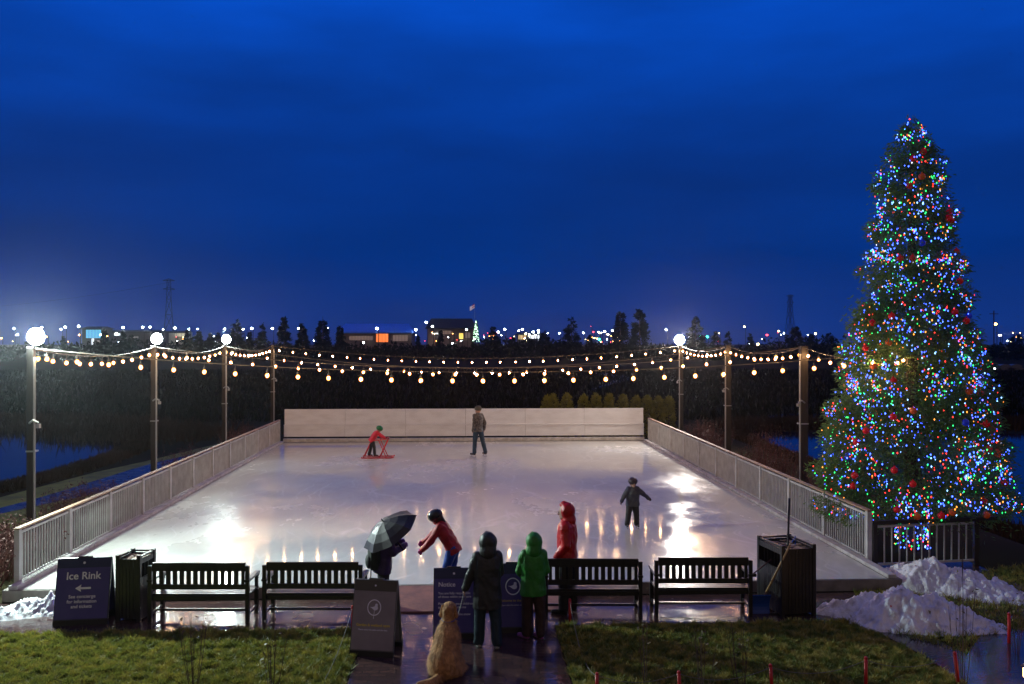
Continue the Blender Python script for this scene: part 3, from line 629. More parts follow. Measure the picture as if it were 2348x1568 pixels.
for i, (px, py, h_, w_, n_, lab) in enumerate([(445, 1575, .95, .28, 9, 'bare twiggy plant in the lawn below the leftmost bench'), (625, 1585, .85, .22, 7, 'thin bare plant in the lawn below the second bench'),
        (1480, 1570, 1.1, .10, 4, 'upright bare sapling in the lawn between the two right benches'), (1610, 1600, .9, .25, 7, 'bare twiggy plant in the lawn below the rightmost bench'),
        (1700, 1590, .9, .2, 6, 'sparse bare plant in the lawn right of the sapling'), (2205, 1590, 1.75, .16, 7, 'tall dark bare sapling standing before the snow pile'), (2330, 1500, .8, .15, 4, 'thin leafless plant near the lower right corner')]):
    p = G(px, py); shrub((p.x, p.y, 0), h_, w_, n_, M['twig2'], lab, 500+i, 20, 'bare plants in the foreground lawn', r=.0055, name='bare_plant')

# ---------------------------------------------------------------- lawn blades in the foreground
def lawn(name, label, poly, N, seed, hz):
    rs = np.random.default_rng(seed); p = np.array(poly); mn, mx_ = p.min(0), p.max(0)
    x = rs.uniform(mn[0], mx_[0], N); y = rs.uniform(mn[1], mx_[1], N); ins = np.zeros(N, bool); j = len(p)-1
    for i in range(len(p)):
        c_ = ((p[i, 1] > y) != (p[j, 1] > y)) & (x < (p[j, 0]-p[i, 0])*(y-p[i, 1])/(p[j, 1]-p[i, 1]+1e-9)+p[i, 0]); ins ^= c_; j = i
    x, y = x[ins], y[ins]; N = len(x); a = rs.uniform(0, np.pi, N); pn = np.array([noise.noise(Vector((a_*7., b_*8., 3.)))*1.5+.5 for a_, b_ in zip(x, y)]).clip(0, 1)
    h = hz*rs.uniform(.5, 1.2, N)*(.25+1.5*pn); w_ = .009; bx, by = np.cos(a)*w_, np.sin(a)*w_; dx, dy = rs.normal(size=N)*.6*h, rs.normal(size=N)*.6*h; z = np.zeros(N)
    v = np.stack([np.stack([x-bx, y-by, z], 1), np.stack([x+bx, y+by, z], 1), np.stack([x+dx, y+dy, z+h], 1)], 1).reshape(-1, 3)
    tag(arr_obj(name, v, np.arange(N*3).reshape(N, 3), M['grassb']), label, 'grass', kind='stuff')
soil = mat('lawn_soil', (.08, .10, .02), .9, col2=(.16, .15, .04), scale=9, bump=.6, bscale=50)
gl = [(-16, 6), (pl-.03, 6), (pl-.01, 13.24), (-16, 13.24)]; grt = [(pr+.02, 6), (G(2260, 1800).x, G(2260, 1800).y), G(2190, 1560)[:2], G(2115, 1507)[:2], G(1980, 1438)[:2], (G(1980, 1438).x, 13.24), (pr, 13.24)]
sheet('lawn', gl, .005, soil); sheet('lawn', [tuple(q) for q in grt], .005, soil)
lawn('grass', 'short rough turf of the foreground lawn left of the walkway', [(-8.2, 10.2), (pl-.03, 10.2), (pl-.01, 13.24), (-9.5, 13.24)], 210000, 1, .055)
lawn('grass', 'short rough turf of the foreground lawn right of the walkway', [(pr+.02, 10.2), (G(2215, 1568).x, 10.2), G(2190, 1560)[:2], G(2115, 1507)[:2], G(1980, 1438)[:2], (G(1980, 1438).x, 13.24), (pr, 13.24)], 130000, 2, .055)
lawn('grass', 'turf patch below and right of the snow piles', [(6.0, 13.0), G(2215, 1500)[:2], G(2245, 1460)[:2], G(2347, 1445)[:2], (11.5, 12.8), (12, 17), (6.6, 14.8)], 50000, 3, .06)

# ---------------------------------------------------------------- snow
def snowpile(label, pts, seed, chunks):
    """pts: list of (x,y,height,radius) mounds -> one lumpy mass lying on the ground"""
    cx = sum(p[0] for p in pts)/len(pts); cy = sum(p[1] for p in pts)/len(pts)
    x0 = min(p[0]-p[3] for p in pts)-.1; x1 = max(p[0]+p[3] for p in pts)+.1; y0 = min(p[1]-p[3]*.8 for p in pts)-.1; y1 = max(p[1]+p[3]*.8 for p in pts)+.1
    nx_, ny_ = int((x1-x0)/.024), int((y1-y0)/.024); gx, gy = np.meshgrid(np.linspace(x0, x1, nx_), np.linspace(y0, y1, ny_)); z = np.zeros_like(gx)-.04
    for (a, b_, h, r) in pts:
        d = np.sqrt((gx-a)**2+((gy-b_)/.75)**2)/r; z = np.maximum(z, h*np.clip(1-d**1.5, -.2, 1)*1.0-.02)
    for j in range(ny_):
        for i in range(nx_):
            q = Vector((gx[j, i]*3, gy[j, i]*3, seed)); t_ = noise.noise(q)*.5+noise.noise(q*2.3)*.4+noise.noise(q*5)*.38+noise.noise(q*9)*.28+noise.noise(q*19)*.14
            z[j, i] += t_*.16*min(1, max(0, (z[j, i]+.08)*5))
    v = np.stack([gx-cx, gy-cy, np.maximum(z, -.03)], -1).reshape(-1, 3); idx = np.arange(len(v)).reshape(gx.shape)
    f = np.stack([idx[:-1, :-1], idx[:-1, 1:], idx[1:, 1:], idx[1:, :-1]], -1).reshape(-1, 4)
    zz = v[:, 2][f].max(1); f = f[zz > -.02]
    o = arr_obj('snow_pile', v, f, M['snow']); o.location = (cx, cy, 0); tag(o, label, 'snow pile', 'heaps of cleared snow')
def mnd(px, py, h, r): p = G(px, py); return (p.x, p.y, h, r)
snowpile('bluish heap of old snow nearest the right-hand bin', [mnd(1925, 1405, .22, .45), mnd(1985, 1410, .34, .6), mnd(2060, 1425, .52, .85), mnd(2130, 1430, .42, .8), mnd(2200, 1435, .25, .6), mnd(2250, 1440, .14, .45)], 3.3, 0)
snowpile('tall dirty snow heap in front of the railing by the lit tree', [mnd(2060, 1325, .25, .6), mnd(2130, 1345, .52, .75), mnd(2190, 1350, .38, .8), mnd(2250, 1360, .25, .8), mnd(2310, 1372, .16, .6)], 7.7, 0)
snowpile('thin patch of trampled snow beside the left sign board', [mnd(20, 1408, .15, .5), mnd(75, 1402, .20, .55), mnd(120, 1400, .24, .45), mnd(-40, 1415, .10, .5)], 1.7, 0)

# ================================================================== FURNITURE
def bench(loc, rz, wd, label):
    o = thing('bench', label, 'bench', loc, rz, 'black slatted benches facing the ice')   # back rest toward -Y (camera), seat toward +Y
    w2 = wd/2
    for s in (-1, 1):
        MB().box((s*(w2-.03), 0, .44), (.06, .06, .88)).build('leg', M['black'], o, bevel=.005)
        MB().box((s*(w2-.03), .48, .20), (.06, .06, .40)).box((s*(w2-.03), .48, .52), (.05, .05, .24)).build('leg', M['black'], o, bevel=.005)
        MB().box((s*(w2-.03), .25, .65), (.08, .58, .035)).tube([(s*(w2-.03), .52, .64), (s*(w2-.03), .58, .60), (s*(w2-.03), .56, .54)], .02).build('armrest', M['black'], o, bevel=.006)
    b = MB().box((0, .005, .86), (wd-.125, .045, .13)).box((0, .005, .555), (wd-.125, .045, .08))
    N = 13
    for i in range(N+1):
        x = -w2+.10+(wd-.20)*i/N; b.box((x, .004, .70), (.068 if 0 < i < N else .05, .025, .215))
    b.build('backrest', M['black'], o, bevel=.003)
    b = MB()
    for i in range(6): b.box((0, .07+.085*i, .42), (wd-.02, .07, .03))
    b.box((0, .03, .37), (wd-.12, .03, .07)).box((0, .46, .37), (wd-.12, .03, .07)); b.build('seat', M['black'], o, bevel=.003)
    MB().box((0, .24, .13), (wd-.10, .035, .035)).box((-w2+.03, .24, .13), (.035, .42, .035)).box((w2-.03, .24, .13), (.035, .42, .035)).build('stretcher', M['black'], o)
    return o
for (xa, xb, yb, lab) in [(340, 572, 1427, 'leftmost black slatted bench, beside the small bin'), (602, 831, 1425, 'black slatted bench left of the person with the umbrella'),
                          (1247, 1472, 1415, 'black slatted bench in front of the man in the red jacket'), (1500, 1724, 1411, 'rightmost black slatted bench, beside the large bin')]:
    a, b_ = G(xa, yb), G(xb, yb); m_ = (a+b_)/2; bench((m_.x, m_.y, 0), math.atan2(b_.y-a.y, b_.x-a.x), (b_-a).length, lab)

def bin_(loc, rz, wx, wy, h, label, openings):
    o = thing('litter_bin', label, 'bin', loc, rz, 'black slatted litter bins'); b = MB()
    for (sx, sy) in ((-1, -1), (1, -1), (1, 1), (-1, 1)): MB().box((sx*(wx/2-.03), sy*(wy/2-.03), (h+.05)/2), (.06, .06, h+.05)).build('corner_post', M['black'], o, bevel=.006)
    nn = int(wx/.07)
    for i in range(nn):
        x = -wx/2+.06+(wx-.12)*(i+.5)/nn
        for sy in (-1, 1): b.box((x, sy*(wy/2-.02), h/2+.02), ((wx-.12)/nn-.006, .02, h-.06))
    nn = int(wy/.07)
    for i in range(nn):
        y = -wy/2+.06+(wy-.12)*(i+.5)/nn
        for sx in (-1, 1):
            b.box((sx*(wx/2-.02), y, h*.36), (.02, (wy-.12)/nn-.006, h*.66)); b.box((sx*(wx/2-.02), y, h*.95), (.02, (wy-.12)/nn-.006, h*.08))
    b.build('slats', M['black'], o)
    MB().box((0, 0, h-.06), (wx-.05, wy-.05, .02)).build('lid', M['blackm'], o)
    MB().bar((-wx/2+.03, -wy/2+.03, h+.02), (-wx/2+.03, wy/2-.03, h+.02), .03).bar((wx/2-.03, -wy/2+.03, h+.02), (wx/2-.03, wy/2-.03, h+.02), .03).bar((-wx/2+.03, wy/2-.03, h+.02), (wx/2-.03, wy/2-.03, h+.02), .03).build('top_rail', M['black'], o)
    b = MB(); r_ = random.Random(3)
    for i in range(60): b.box((r_.uniform(-.4, .4)*wx, r_.uniform(-.4, .4)*wy, h-.04+r_.uniform(0, .015)), (.07, .05, .006), rot=Matrix.Rotation(r_.uniform(0, 3), 3, 'Z') @ Matrix.Rotation(r_.uniform(-.3, .3), 3, 'X'))
    b.build('wet_leaves', M['lit'], o)
p = G(298, 1426); bin_((p.x, p.y+.25, 0), -.14, .40, .50, .98, 'small black slatted bin between the left sign and first bench', 1)
p = G(1838, 1413); bin_((p.x-.12, p.y+.38, 0), .17, .60, .80, 1.08, 'large black slatted bin right of the benches', 2)

# tools leaning at the large bin
def tool(name, label, a, c, r, m, head=None, hm=None):
    a = Vector(a); o = thing(name, label, name.replace('_', ' '), a); MB().tube([(0, 0, 0), Vector(c)-a], r).build('handle', m, o, smooth=True)
    if head: head(o, Vector(c)-a)
    return o
blk = M['blackm']; wood = mat('wood_handle', (.50, .33, .15), .5, col2=(.36, .22, .10), scale=12)
bluep = mat('blue_plastic', (.01, .07, .40), .4)
pb = G(1838, 1413)
def squeegee(o, e): MB().box(e, (.5, .05, .06)).build('head', blk, o, bevel=.01); MB().tube([Vector((.04, 0, -.72)), Vector((.10, 0, -.62)), Vector((.10, .0, -.75)), Vector((.03, 0, -.80))], .013).build('hand_loop', bluep, o)
tp = P(1809, 1142, 13.95); tool('ice_scraper', 'long black-handled scraper leaning upright against the large bin', tp, G(1800, 1408), .018, blk, squeegee)
def shovel(o, e):
    b = MB(); n_ = 8
    for i in range(n_):
        t0, t1 = i/n_, (i+1)/n_
        b.raw([e+Vector((-.02+(-.26)*0+.0, 0, 0))+Vector((x_, -.10+.09*math.sin(t_*3.14), .18-.42*t_)) for t_ in (t0, t1) for x_ in (-.16, .16)], [(0, 1, 3, 2)])
    q = b.build('blade', bluep, o); s_ = q.modifiers.new('s', 'SOLIDIFY'); s_.thickness = .012
tp = P(1811, 1248, 13.4); e_ = P(1742, 1385, 13.75); tool('snow_shovel', 'blue snow shovel with pale wooden handle leaning on the large bin', tp, e_, .017, wood, shovel)
def none(o, e): MB().box(e, (.16, .05, .05)).build('grip', blk, o, bevel=.01)
tool('broom', 'thin dark pole resting slanted between rightmost bench and bin', P(1768, 1282, 14.0), P(1722, 1318, 13.9), .011, mat('dark_red_pole', (.12, .05, .05), .5), none)

# A-frame signs -------------------------------------------------------------
navy = mat('navy_panel', (.045, .040, .21), .4, col2=(.06, .05, .24), scale=4); navyd = mat('navy_header', (.008, .02, .09), .35)
grey = mat('taupe_panel', (.27, .24, .26), .45, col2=(.23, .20, .22), scale=4); greyd = mat('taupe_header', (.07, .065, .055), .4)
frame_n = mat('navy_frame', (.02, .03, .06), .4); frame_g = mat('grey_frame', (.12, .12, .12), .45); inkw = mat('sign_ink', (.80, .80, .92), .5); inky = mat('sign_gold', (.75, .58, .08), .5)
def textm(body, size, bold=0, align='CENTER'):
    cu = bpy.data.curves.new('t', 'FONT'); cu.body = body; cu.size = size; cu.align_x = align; cu.offset = bold; cu.space_line = 1.05; cu.resolution_u = 4
    o = bpy.data.objects.new('t', cu); me = evaluated_mesh(o); bpy.data.objects.remove(o)
    v = [tuple(q.co) for q in me.vertices]; f = [tuple(q.vertices) for q in me.polygons]; return v, f
def sign(loc, rz, wd, h, label, pm, hm_, fm, art, lean=.23):
    o = thing('sandwich_board', label, 'sign', loc, rz, 'folding sign boards before the rink'); al = math.asin(lean)
    c_, s_ = math.cos(al), math.sin(al)
    def T(sgn): return lambda x, y, z: Vector((x, sgn*(-(h*c_*math.tan(al))+z*s_)+sgn*(-y*c_), z*c_+y*s_))   # panel local: x, out, up
    for sgn in (1, -1):
        tf = T(sgn); wx = wd/2
        def pbox(x0, x1, z0, z1, y0, y1):
            v = [tf(x, y, z) for x in (x0, x1) for y in (y0, y1) for z in (z0, z1)]
            return v, [(0, 1, 3, 2), (4, 6, 7, 5), (0, 4, 5, 1), (2, 3, 7, 6), (0, 2, 6, 4), (1, 5, 7, 3)]
        b = MB()
        for a in ((-wx, -wx+.03, .0, h), (wx-.03, wx, .0, h), (-wx+.03, wx-.03, .05, .09), (-wx+.03, wx-.03, h-.03, h)): b.raw(*pbox(a[0], a[1], a[2], a[3], -.02, .02))
        b.build('frame', fm, o)
        MB().raw(*pbox(-wx+.012, wx-.012, .09, h-.15, .012, .024)).build('panel', pm, o)
        MB().raw(*pbox(-wx+.012, wx-.012, h-.148, h-.004, .012, .026)).build('header', hm_, o)
        MB().raw(*pbox(-wx, wx, -.015, .075, -.03, .03)).build('weighted_foot', M['blackm'], o)
    tf = T(1); b = MB(); 
    v, f = pbox2(tf, -.10, .10, h-.0, h+.025, -.05, .03); b.raw(v, f); b.build('carry_handle', fm, o)
    art(o, tf, wd, h)
    return o
def pbox2(tf, x0, x1, z0, z1, y0, y1):
    v = [tf(x, y, z) for x in (x0, x1) for y in (y0, y1) for z in (z0, z1)]
    return v, [(0, 1, 3, 2), (4, 6, 7, 5), (0, 4, 5, 1), (2, 3, 7, 6), (0, 2, 6, 4), (1, 5, 7, 3)]
def put(o, tf, body, size, x, z, m, bold=0, align='CENTER'):
    v, f = textm(body, size, bold, align); MB().raw([tf(a+x, .028, b_+z) for a, b_, c_ in v], f).build('lettering', m, o)
def poly(o, tf, pts, m, name='emblem'): MB().raw([tf(a, .0285, b_) for a, b_ in pts], [tuple(range(len(pts)))]).build(name, m, o)
def emblem(o, tf, x, z, r, m, stalk=True):
    b = MB(); n_ = 32
    for i in range(n_):
        a0, a1 = 2*math.pi*i/n_, 2*math.pi*(i+1)/n_
        b.raw([tf(x+q*math.cos(a), .028, z+q*math.sin(a)*1.1) for a, q in ((a0, r), (a1, r), (a1, r*.86), (a0, r*.86))], [(0, 1, 2, 3)])
    bird = [(-.66, .06), (-.35, .05), (0, .14), (.12, .28), (.10, .42), (.22, .55), (.40, .52), (.50, .38), (.46, .20), (.55, -.05), (.45, -.30), (.15, -.38), (-.10, -.28), (-.35, -.08)]
    b.raw([tf(x+a*r, .0285, z+c_*r) for a, c_ in bird], [tuple(range(len(bird)))])
    if stalk: b.raw([tf(x+a*r, .029, z+c_*r) for a, c_ in ((.02, -.35), (.10, -.35), (.02, -1.5), (-.06, -1.5))], [(0, 1, 2, 3)])
    b.build('emblem', m, o)
def art1(o, tf, wd, h):
    poly(o, tf, [(.02*math.cos(a), h-.075+.02*math.sin(a)) for a in [k*.785 for k in range(8)]], inkw)
    put(o, tf, 'Ice Rink', .155, 0, h-.32, inkw, .003)
    poly(o, tf, [(-.11, .545), (-.02, .60), (-.03, .56), (.12, .56), (.12, .53), (-.03, .53), (-.02, .49)], inkw, 'arrow')
    put(o, tf, 'See concierge\nfor information\nand tickets', .070, 0, h-.60, inkw, .0012)
def art2(o, tf, wd, h):
    emblem(o, tf, 0, h-.37, .10, inkw); poly(o, tf, [(.014*math.cos(a), h-.075+.014*math.sin(a)) for a in [k*.785 for k in range(8)]], inkw)
    put(o, tf, 'Garden & wetland open', .050, 0, h-.62, inky, .001); put(o, tf, 'Please enjoy the paths and the view', .029, 0, h-.675, inkw, .0006)
def art3(o, tf, wd, h):
    poly(o, tf, [(.018*math.cos(a), h-.075+.018*math.sin(a)) for a in [k*.785 for k in range(8)]], inkw)
    put(o, tf, 'Notice', .090, -wd/2+.07, h-.26, inkw, .0015, 'LEFT')
    put(o, tf, 'You are fully responsible\nof those within your care\n\nPlease watch your children\nat all times on the ice\n\nPlease keep off the snow', .047, -wd/2+.07, h-.37, inkw, .0006, 'LEFT')
def art4(o, tf, wd, h):
    emblem(o, tf, 0, h-.33, .115, inkw, False); put(o, tf, 'Welcome to the rink', .05, 0, h-.55, inky); put(o, tf, 'Open daily this winter season', .030, 0, h-.61, inkw)
p = G(182, 1432); sign((p.x, p.y+.22, 0), .10, .79, 1.0, 'navy folding sign reading Ice Rink with an arrow, far left', navy, navyd, frame_n, art1)
p = G(860, 1503); sign((p.x, p.y+.20, 0), -.20, .62, 1.02, 'taupe folding sign with a circled bird emblem on the walkway', grey, greyd, frame_g, art2)
p = G(1037, 1463); sign((p.x+.02, p.y+.20, 0), .0, .60, 1.0, 'navy folding notice sign behind the golden dog', navy, navyd, frame_n, art3)
p = G(1176, 1449); sign((p.x, p.y+.20, 0), .02, .60, 1.0, 'navy folding sign with bird emblem between the two hooded people', navy, navyd, frame_n, art4)

# stakes and rope ------------------------------------------------------------
stakes = [(808, 1452, 1388, 0, 'short red stake at the left edge of the walkway'), (1306, 1428, 1372, 0, 'red stake standing at the right edge of the walkway'), (1368, 1600, 1541, 0, 'leftmost red rope stake along the bottom edge'),
          (1560, 1600, 1537, -.06, 'second red rope stake from the walkway, along the bottom edge'), (1770, 1590, 1521, -.05, 'third red rope stake from the walkway, along the bottom edge'), (1984, 1585, 1503, 0, 'fourth red rope stake from the walkway, along the bottom edge'),
          (2198, 1575, 1491, -.10, 'leaning red stake beside the wet flagstones'), (2312, 1475, 1402, 0, 'red stake near the right edge, beyond the flagstones'), (2020, 1438, 1386, .30, 'dark red stake leaning in front of the bluish snow heap')]
tops = []
for (px, pb_, pt, ln, lab) in stakes:
    p = G(px, pb_); h_ = (pb_-pt)*p.y/2000; o = thing('stake', lab, 'stake', p, group='red stakes marking the lawn edge')
    MB().tube([(0, 0, -.05), (ln*h_, 0, h_)], .021, n=10).build('stake', M['red'], o, smooth=True) if False else None
    tp_ = Vector((ln*h_*1.4, 0, h_)); MB().tube([(0, 0, -.05), tp_*.96], .022, n=10).build('shaft', M['red'], o, smooth=True)
    MB().tube([tp_*.94, tp_], .024, n=10, r2=.018).build('cap', M['red'], o, smooth=True); tops.append(p+tp_*.9)
def rope(ids, label, sag=.12):
    a0 = tops[ids[0]]; o = thing('rope', label, 'rope', a0, group='thin ropes between the stakes'); b = MB()
    for i, j in zip(ids, ids[1:]):
        a, c_ = tops[i], tops[j]; L = (a-c_).length; sg = min(sag*L*.8, .5)
        b.tube([a.lerp(c_, k/10)-a0-Vector((0, 0, 4*sg*(k/10)*(1-k/10))) for k in range(11)], .0042, n=5)
    b.build('rope', M['rope'], o)
rope([1, 2, 3, 4, 5, 6], 'thin pale rope strung between the red stakes along the bottom'); 
tops.append(G(745, 1575)+Vector((0, 0, .1))); rope([0, 9], 'thin pale rope running down from the short left stake', .05)

# glowing path light in the lower right corner
pp = G(2356, 1592); o = thing('path_light', 'low glowing path light at the lower right corner', 'path light', pp)
MB().tube([(0, 0, 0), (0, 0, .22)], .025).build('post', M['blackm'], o)
hd = MB().tube([(0, 0, .22), (0, 0, .34)], .055, n=14).build('lamp', mat('path_glow', (.9, .8, .6), .4, emit=(1, .50, .14), estr=30), o, smooth=True)
MB().tube([(0, 0, .345), (0, 0, .37)], .09, n=14, r2=.03).build('cap', M['blackm'], o)

# ================================================================== PEOPLE
def cloth(name, col, rough=.7, col2=None, **k): return mat(name, col, rough, col2=col2 or tuple(c*.65 for c in col), scale=7, bump=.25, bscale=30, **k)
def person(label, loc, rz, Hh, jack, pants, shoes, lean=0.0, side=0.0, legs=((0, 0), (0, 0)), spread=(.04, .04), arms=((0, .1, 0, .1), (0, .1, 0, .1)), hem=.12, hood=None, hat=None, hatm=None, nod=0.0, turn=0.0,
           glove=None, hs=1.0, hk=1.0, skates=False, vox=.011, hair=None, name='person', group=None, bulk=1.0, toe=0.0):
    """facing +Y. legs: (hip pitch, knee bend) per leg (L,R); arms: (pitch fwd, out, elbow bend, elbow inwards) per arm"""
    o = thing(name, label, 'person', loc, rz, group); h = Hh
    TH, SH, UA, FA = .245*h, .235*h, .165*h, .145*h; foot = .045*h
    def rot(v, ax, a): return Matrix.Rotation(a, 3, ax) @ Vector(v)
    hips = Vector((0, 0, 0)); J = {}
    for s, (hp, kb), sp, n_ in ((-1, legs[0], spread[0], 'L'), (1, legs[1], spread[1], 'R')):
        hj = hips+Vector((s*.052*h, 0, 0)); d = rot(rot((0, 0, -1), 'X', hp), 'Y', -s*sp); kn = hj+d*TH; d2 = rot(rot((0, 0, -1), 'X', hp-kb), 'Y', -s*sp*.6); an = kn+d2*SH
        J[n_] = (hj, kn, an, d2)
    low = min(J['L'][2].z, J['R'][2].z)-foot-(.055*h if skates else 0); off = Vector((0, 0, -low))
    for k_ in ('L', 'R'): J[k_] = tuple(q+off for q in J[k_][:3])+(J[k_][3],)
    pel = hips+off; ax = rot(rot((0, 0, 1), 'X', -lean), 'Y', side); fr = rot((0, 1, 0), 'X', -lean); sd = Vector((1, 0, 0))
    ch = pel+ax*.19*h; sh = pel+ax*.285*h; nk = pel+ax*.325*h
    hdv = rot(ax, 'X', -nod+lean*.6); hr = .066*h*hs; hc = nk+hdv*(.009*h+hr)
    A = []
    for s, (pt, ou, eb, ei) in ((-1, arms[0]), (1, arms[1])):
        sj = sh+sd*s*.098*h; d = rot(rot((0, 0, -1), 'X', pt), 'Y', -s*ou); el = sj+d*UA; d2 = rot(rot(rot((0, 0, -1), 'X', pt+eb), 'Y', -s*ou), 'Z', s*ei); wr = el+d2*FA; A.append((sj, el, wr, d2, s))
    # --- body: one surface
    b = MB(); Rt = Matrix.Rotation(turn, 3, 'Z'); fd = Rt @ Vector((0, math.cos(nod), -math.sin(nod)))
    sdh = Rt @ Vector((1, 0, 0))
    b.ball(hc, (hr*.86, hr*.98, hr*1.16), 16, 12, rot=Rt @ Matrix.Rotation(-nod, 3, 'X')); b.cap(nk-ax*.04*h, hc-hdv*.02*h, .034*h, .032*h)
    b.cap(hc+fd*hr*.62-hdv*hr*.72, hc+fd*hr*.5-hdv*hr*.70, hr*.42, hr*.45)                    # jaw, chin
    b.cap(hc+fd*hr*.9+hdv*hr*.05, hc+fd*hr*1.12-hdv*hr*.22, hr*.10, hr*.15)                   # nose
    b.cap(hc+fd*hr*.86+hdv*hr*.22-sdh*hr*.35, hc+fd*hr*.86+hdv*hr*.22+sdh*hr*.35, hr*.13, hr*.13)  # brow
    b.cap(hc+fd*hr*.94-hdv*hr*.48-sdh*hr*.2, hc+fd*hr*.94-hdv*hr*.48+sdh*hr*.2, hr*.09, hr*.09)    # lips
    for s in (-1, 1): b.ball(hc+sdh*s*hr*.88, (hr*.12, hr*.2, hr*.28), 8, 6)
    b.loft([(pel-ax*.02*h, .07*h, .05*h), (pel+ax*.09*h, .065*h, .045*h), (ch, .08*h, .055*h), (sh, .075*h, .045*h), (nk-ax*.01*h, .03*h, .03*h)], sd, fr)
    for k_ in ('L', 'R'):
        hj, kn, an, dd = J[k_]; b.cap(hj, kn, .045*h, .030*h); b.cap(kn, an, .030*h, .020*h); b.cap(an, an+Vector((0, .05*h, -foot*.6)), .022*h, .018*h)
    hb = MB()
    for sj, el, wr, dd, s in A:
        b.cap(sj, el, .026*h, .021*h); b.cap(el, wr, .021*h, .015*h)
        # hand: palm, four curled fingers, thumb
        dn = dd; acr = dn.cross(Vector((1, 0, 0)) if abs(dn.x) < .7 else Vector((0, 1, 0))).normalized(); nor = dn.cross(acr).normalized()
        if nor.dot(Vector((-s, 0, 0))) < 0: nor = -nor
        pw = wr+dn*.045*h; k2 = .0068*h*(1.5 if glove else 1.0); T_ = hb if glove else b
        for q in (-1, -.33, .33, 1): T_.cap(wr+dn*.006*h+acr*q*.008*h, pw+acr*q*.016*h, .010*h, .0088*h, 8)
        for q, l in ((-1, .8), (-.33, 1.0), (.33, .95), (1, .75)):
            r0 = pw+acr*q*.018*h; r1 = r0+(dn*.9+nor*.35)*.018*h*l; r2_ = r1+(dn*.5+nor*.8)*.016*h*l; T_.cap(r0, r1, k2, k2*.9, 8); T_.cap(r1, r2_, k2*.9, k2*.75, 8)
        th0 = wr+dn*.012*h-acr*.014*h; th1 = th0+(dn*.7-acr*.6+nor*.4)*.022*h; T_.cap(th0, th1, k2*1.1, k2, 8); T_.cap(th1, th1+(dn*.8+nor*.6)*.016*h, k2, k2*.8, 8)
    b.build('body', M['skin'], o, remesh=max(.005, vox*.55), sm=2)
    if glove: hb.build('gloves', glove, o, remesh=max(.006, vox*.6), sm=1)
    for s in (-1, 1): MB().ball(hc+fd*hr*.93+hdv*hr*.06+sdh*s*hr*.34, hr*.11, 8, 6).build('eye', M['eye'], o, smooth=True)
    # --- trousers
    q = MB()
    for k_ in ('L', 'R'):
        hj, kn, an, dd = J[k_]; q.cap(hj+Vector((0, 0, .01*h)), kn, .060*h*bulk, .045*h*bulk); q.cap(kn, an-dd*.01*h, .045*h*bulk, .040*h*bulk)
    q.loft([(pel-ax*.04*h, .085*h, .06*h), (pel+ax*.05*h, .088*h, .062*h)], sd, fr); q.build('trousers', pants, o, remesh=vox, wrinkle=.008)
    # --- jacket
    q = MB(); bk = bulk
    q.loft([(pel-ax*hem*h, .112*h*bk, .082*h*bk), (pel-ax*(hem*.5)*h, .112*h*bk, .082*h*bk), (pel+ax*.06*h, .104*h*bk, .076*h*bk), (ch, .112*h*bk, .080*h*bk), (sh-ax*.01*h, .112*h*bk, .068*h*bk), (nk-ax*.01*h, .055*h*bk, .05*h*bk), (nk+ax*.012*h, .040*h, .040*h)], sd, fr)
    for sj, el, wr, dd, s in A: q.cap(sj-sd*s*.012*h, el, .044*h*bk, .036*h*bk); q.cap(el, wr+dd*.002*h, .037*h*bk, .029*h*bk)
    q.build('jacket', jack, o, remesh=vox, wrinkle=.009)
    if hood:
        q = MB(); q.ball(hc-fd*hr*.26+hdv*hr*.10, (hr*1.22*hk, hr*1.22*hk, hr*1.42*hk), 16, 12, rot=Rt); q.cap(hc-fd*hr*.35-hdv*hr*.5, nk-fr*.02*h, hr*1.08*hk*hk, hr*1.15*hk)
        q.cap(hc+fd*hr*.42+hdv*hr*1.05, hc+fd*hr*.1+hdv*hr*1.2, hr*.35, hr*.4)
        q.build('hood', hood, o, remesh=vox, wrinkle=.005)
    if hat == 'helmet':
        q = MB().ball(hc+hdv*hr*.38-fd*hr*.05, (hr*1.22, hr*1.38, hr*1.05), 18, 12, rot=Rt @ Matrix.Rotation(-nod, 3, 'X')); hl = q.build('helmet', hatm, o, remesh=vox*.8)
        st = MB()
        for s in (-1, 1): st.bar(hc+sdh*s*hr*1.0+hdv*hr*.1, hc+sdh*s*hr*.35-hdv*hr*1.05+fd*hr*.4, .015)
        st.build('chin_strap', M['blackm'], hl)
    if hat == 'beanie': MB().ball(hc+hdv*hr*.42-fd*hr*.08, (hr*1.1, hr*1.2, hr*.98), 16, 12, rot=Rt).build('beanie', hatm, o, remesh=vox*.8)
    if hair: MB().ball(hc-fd*hr*.22+hdv*hr*.1, (hr*1.02, hr*1.05, hr*1.25), 14, 10).cap(hc-fd*hr*.6-hdv*hr*.3, hc-fd*hr*.75-hdv*hr*hair, hr*.5, hr*.25).build('hair', M['hair'], o, remesh=vox)
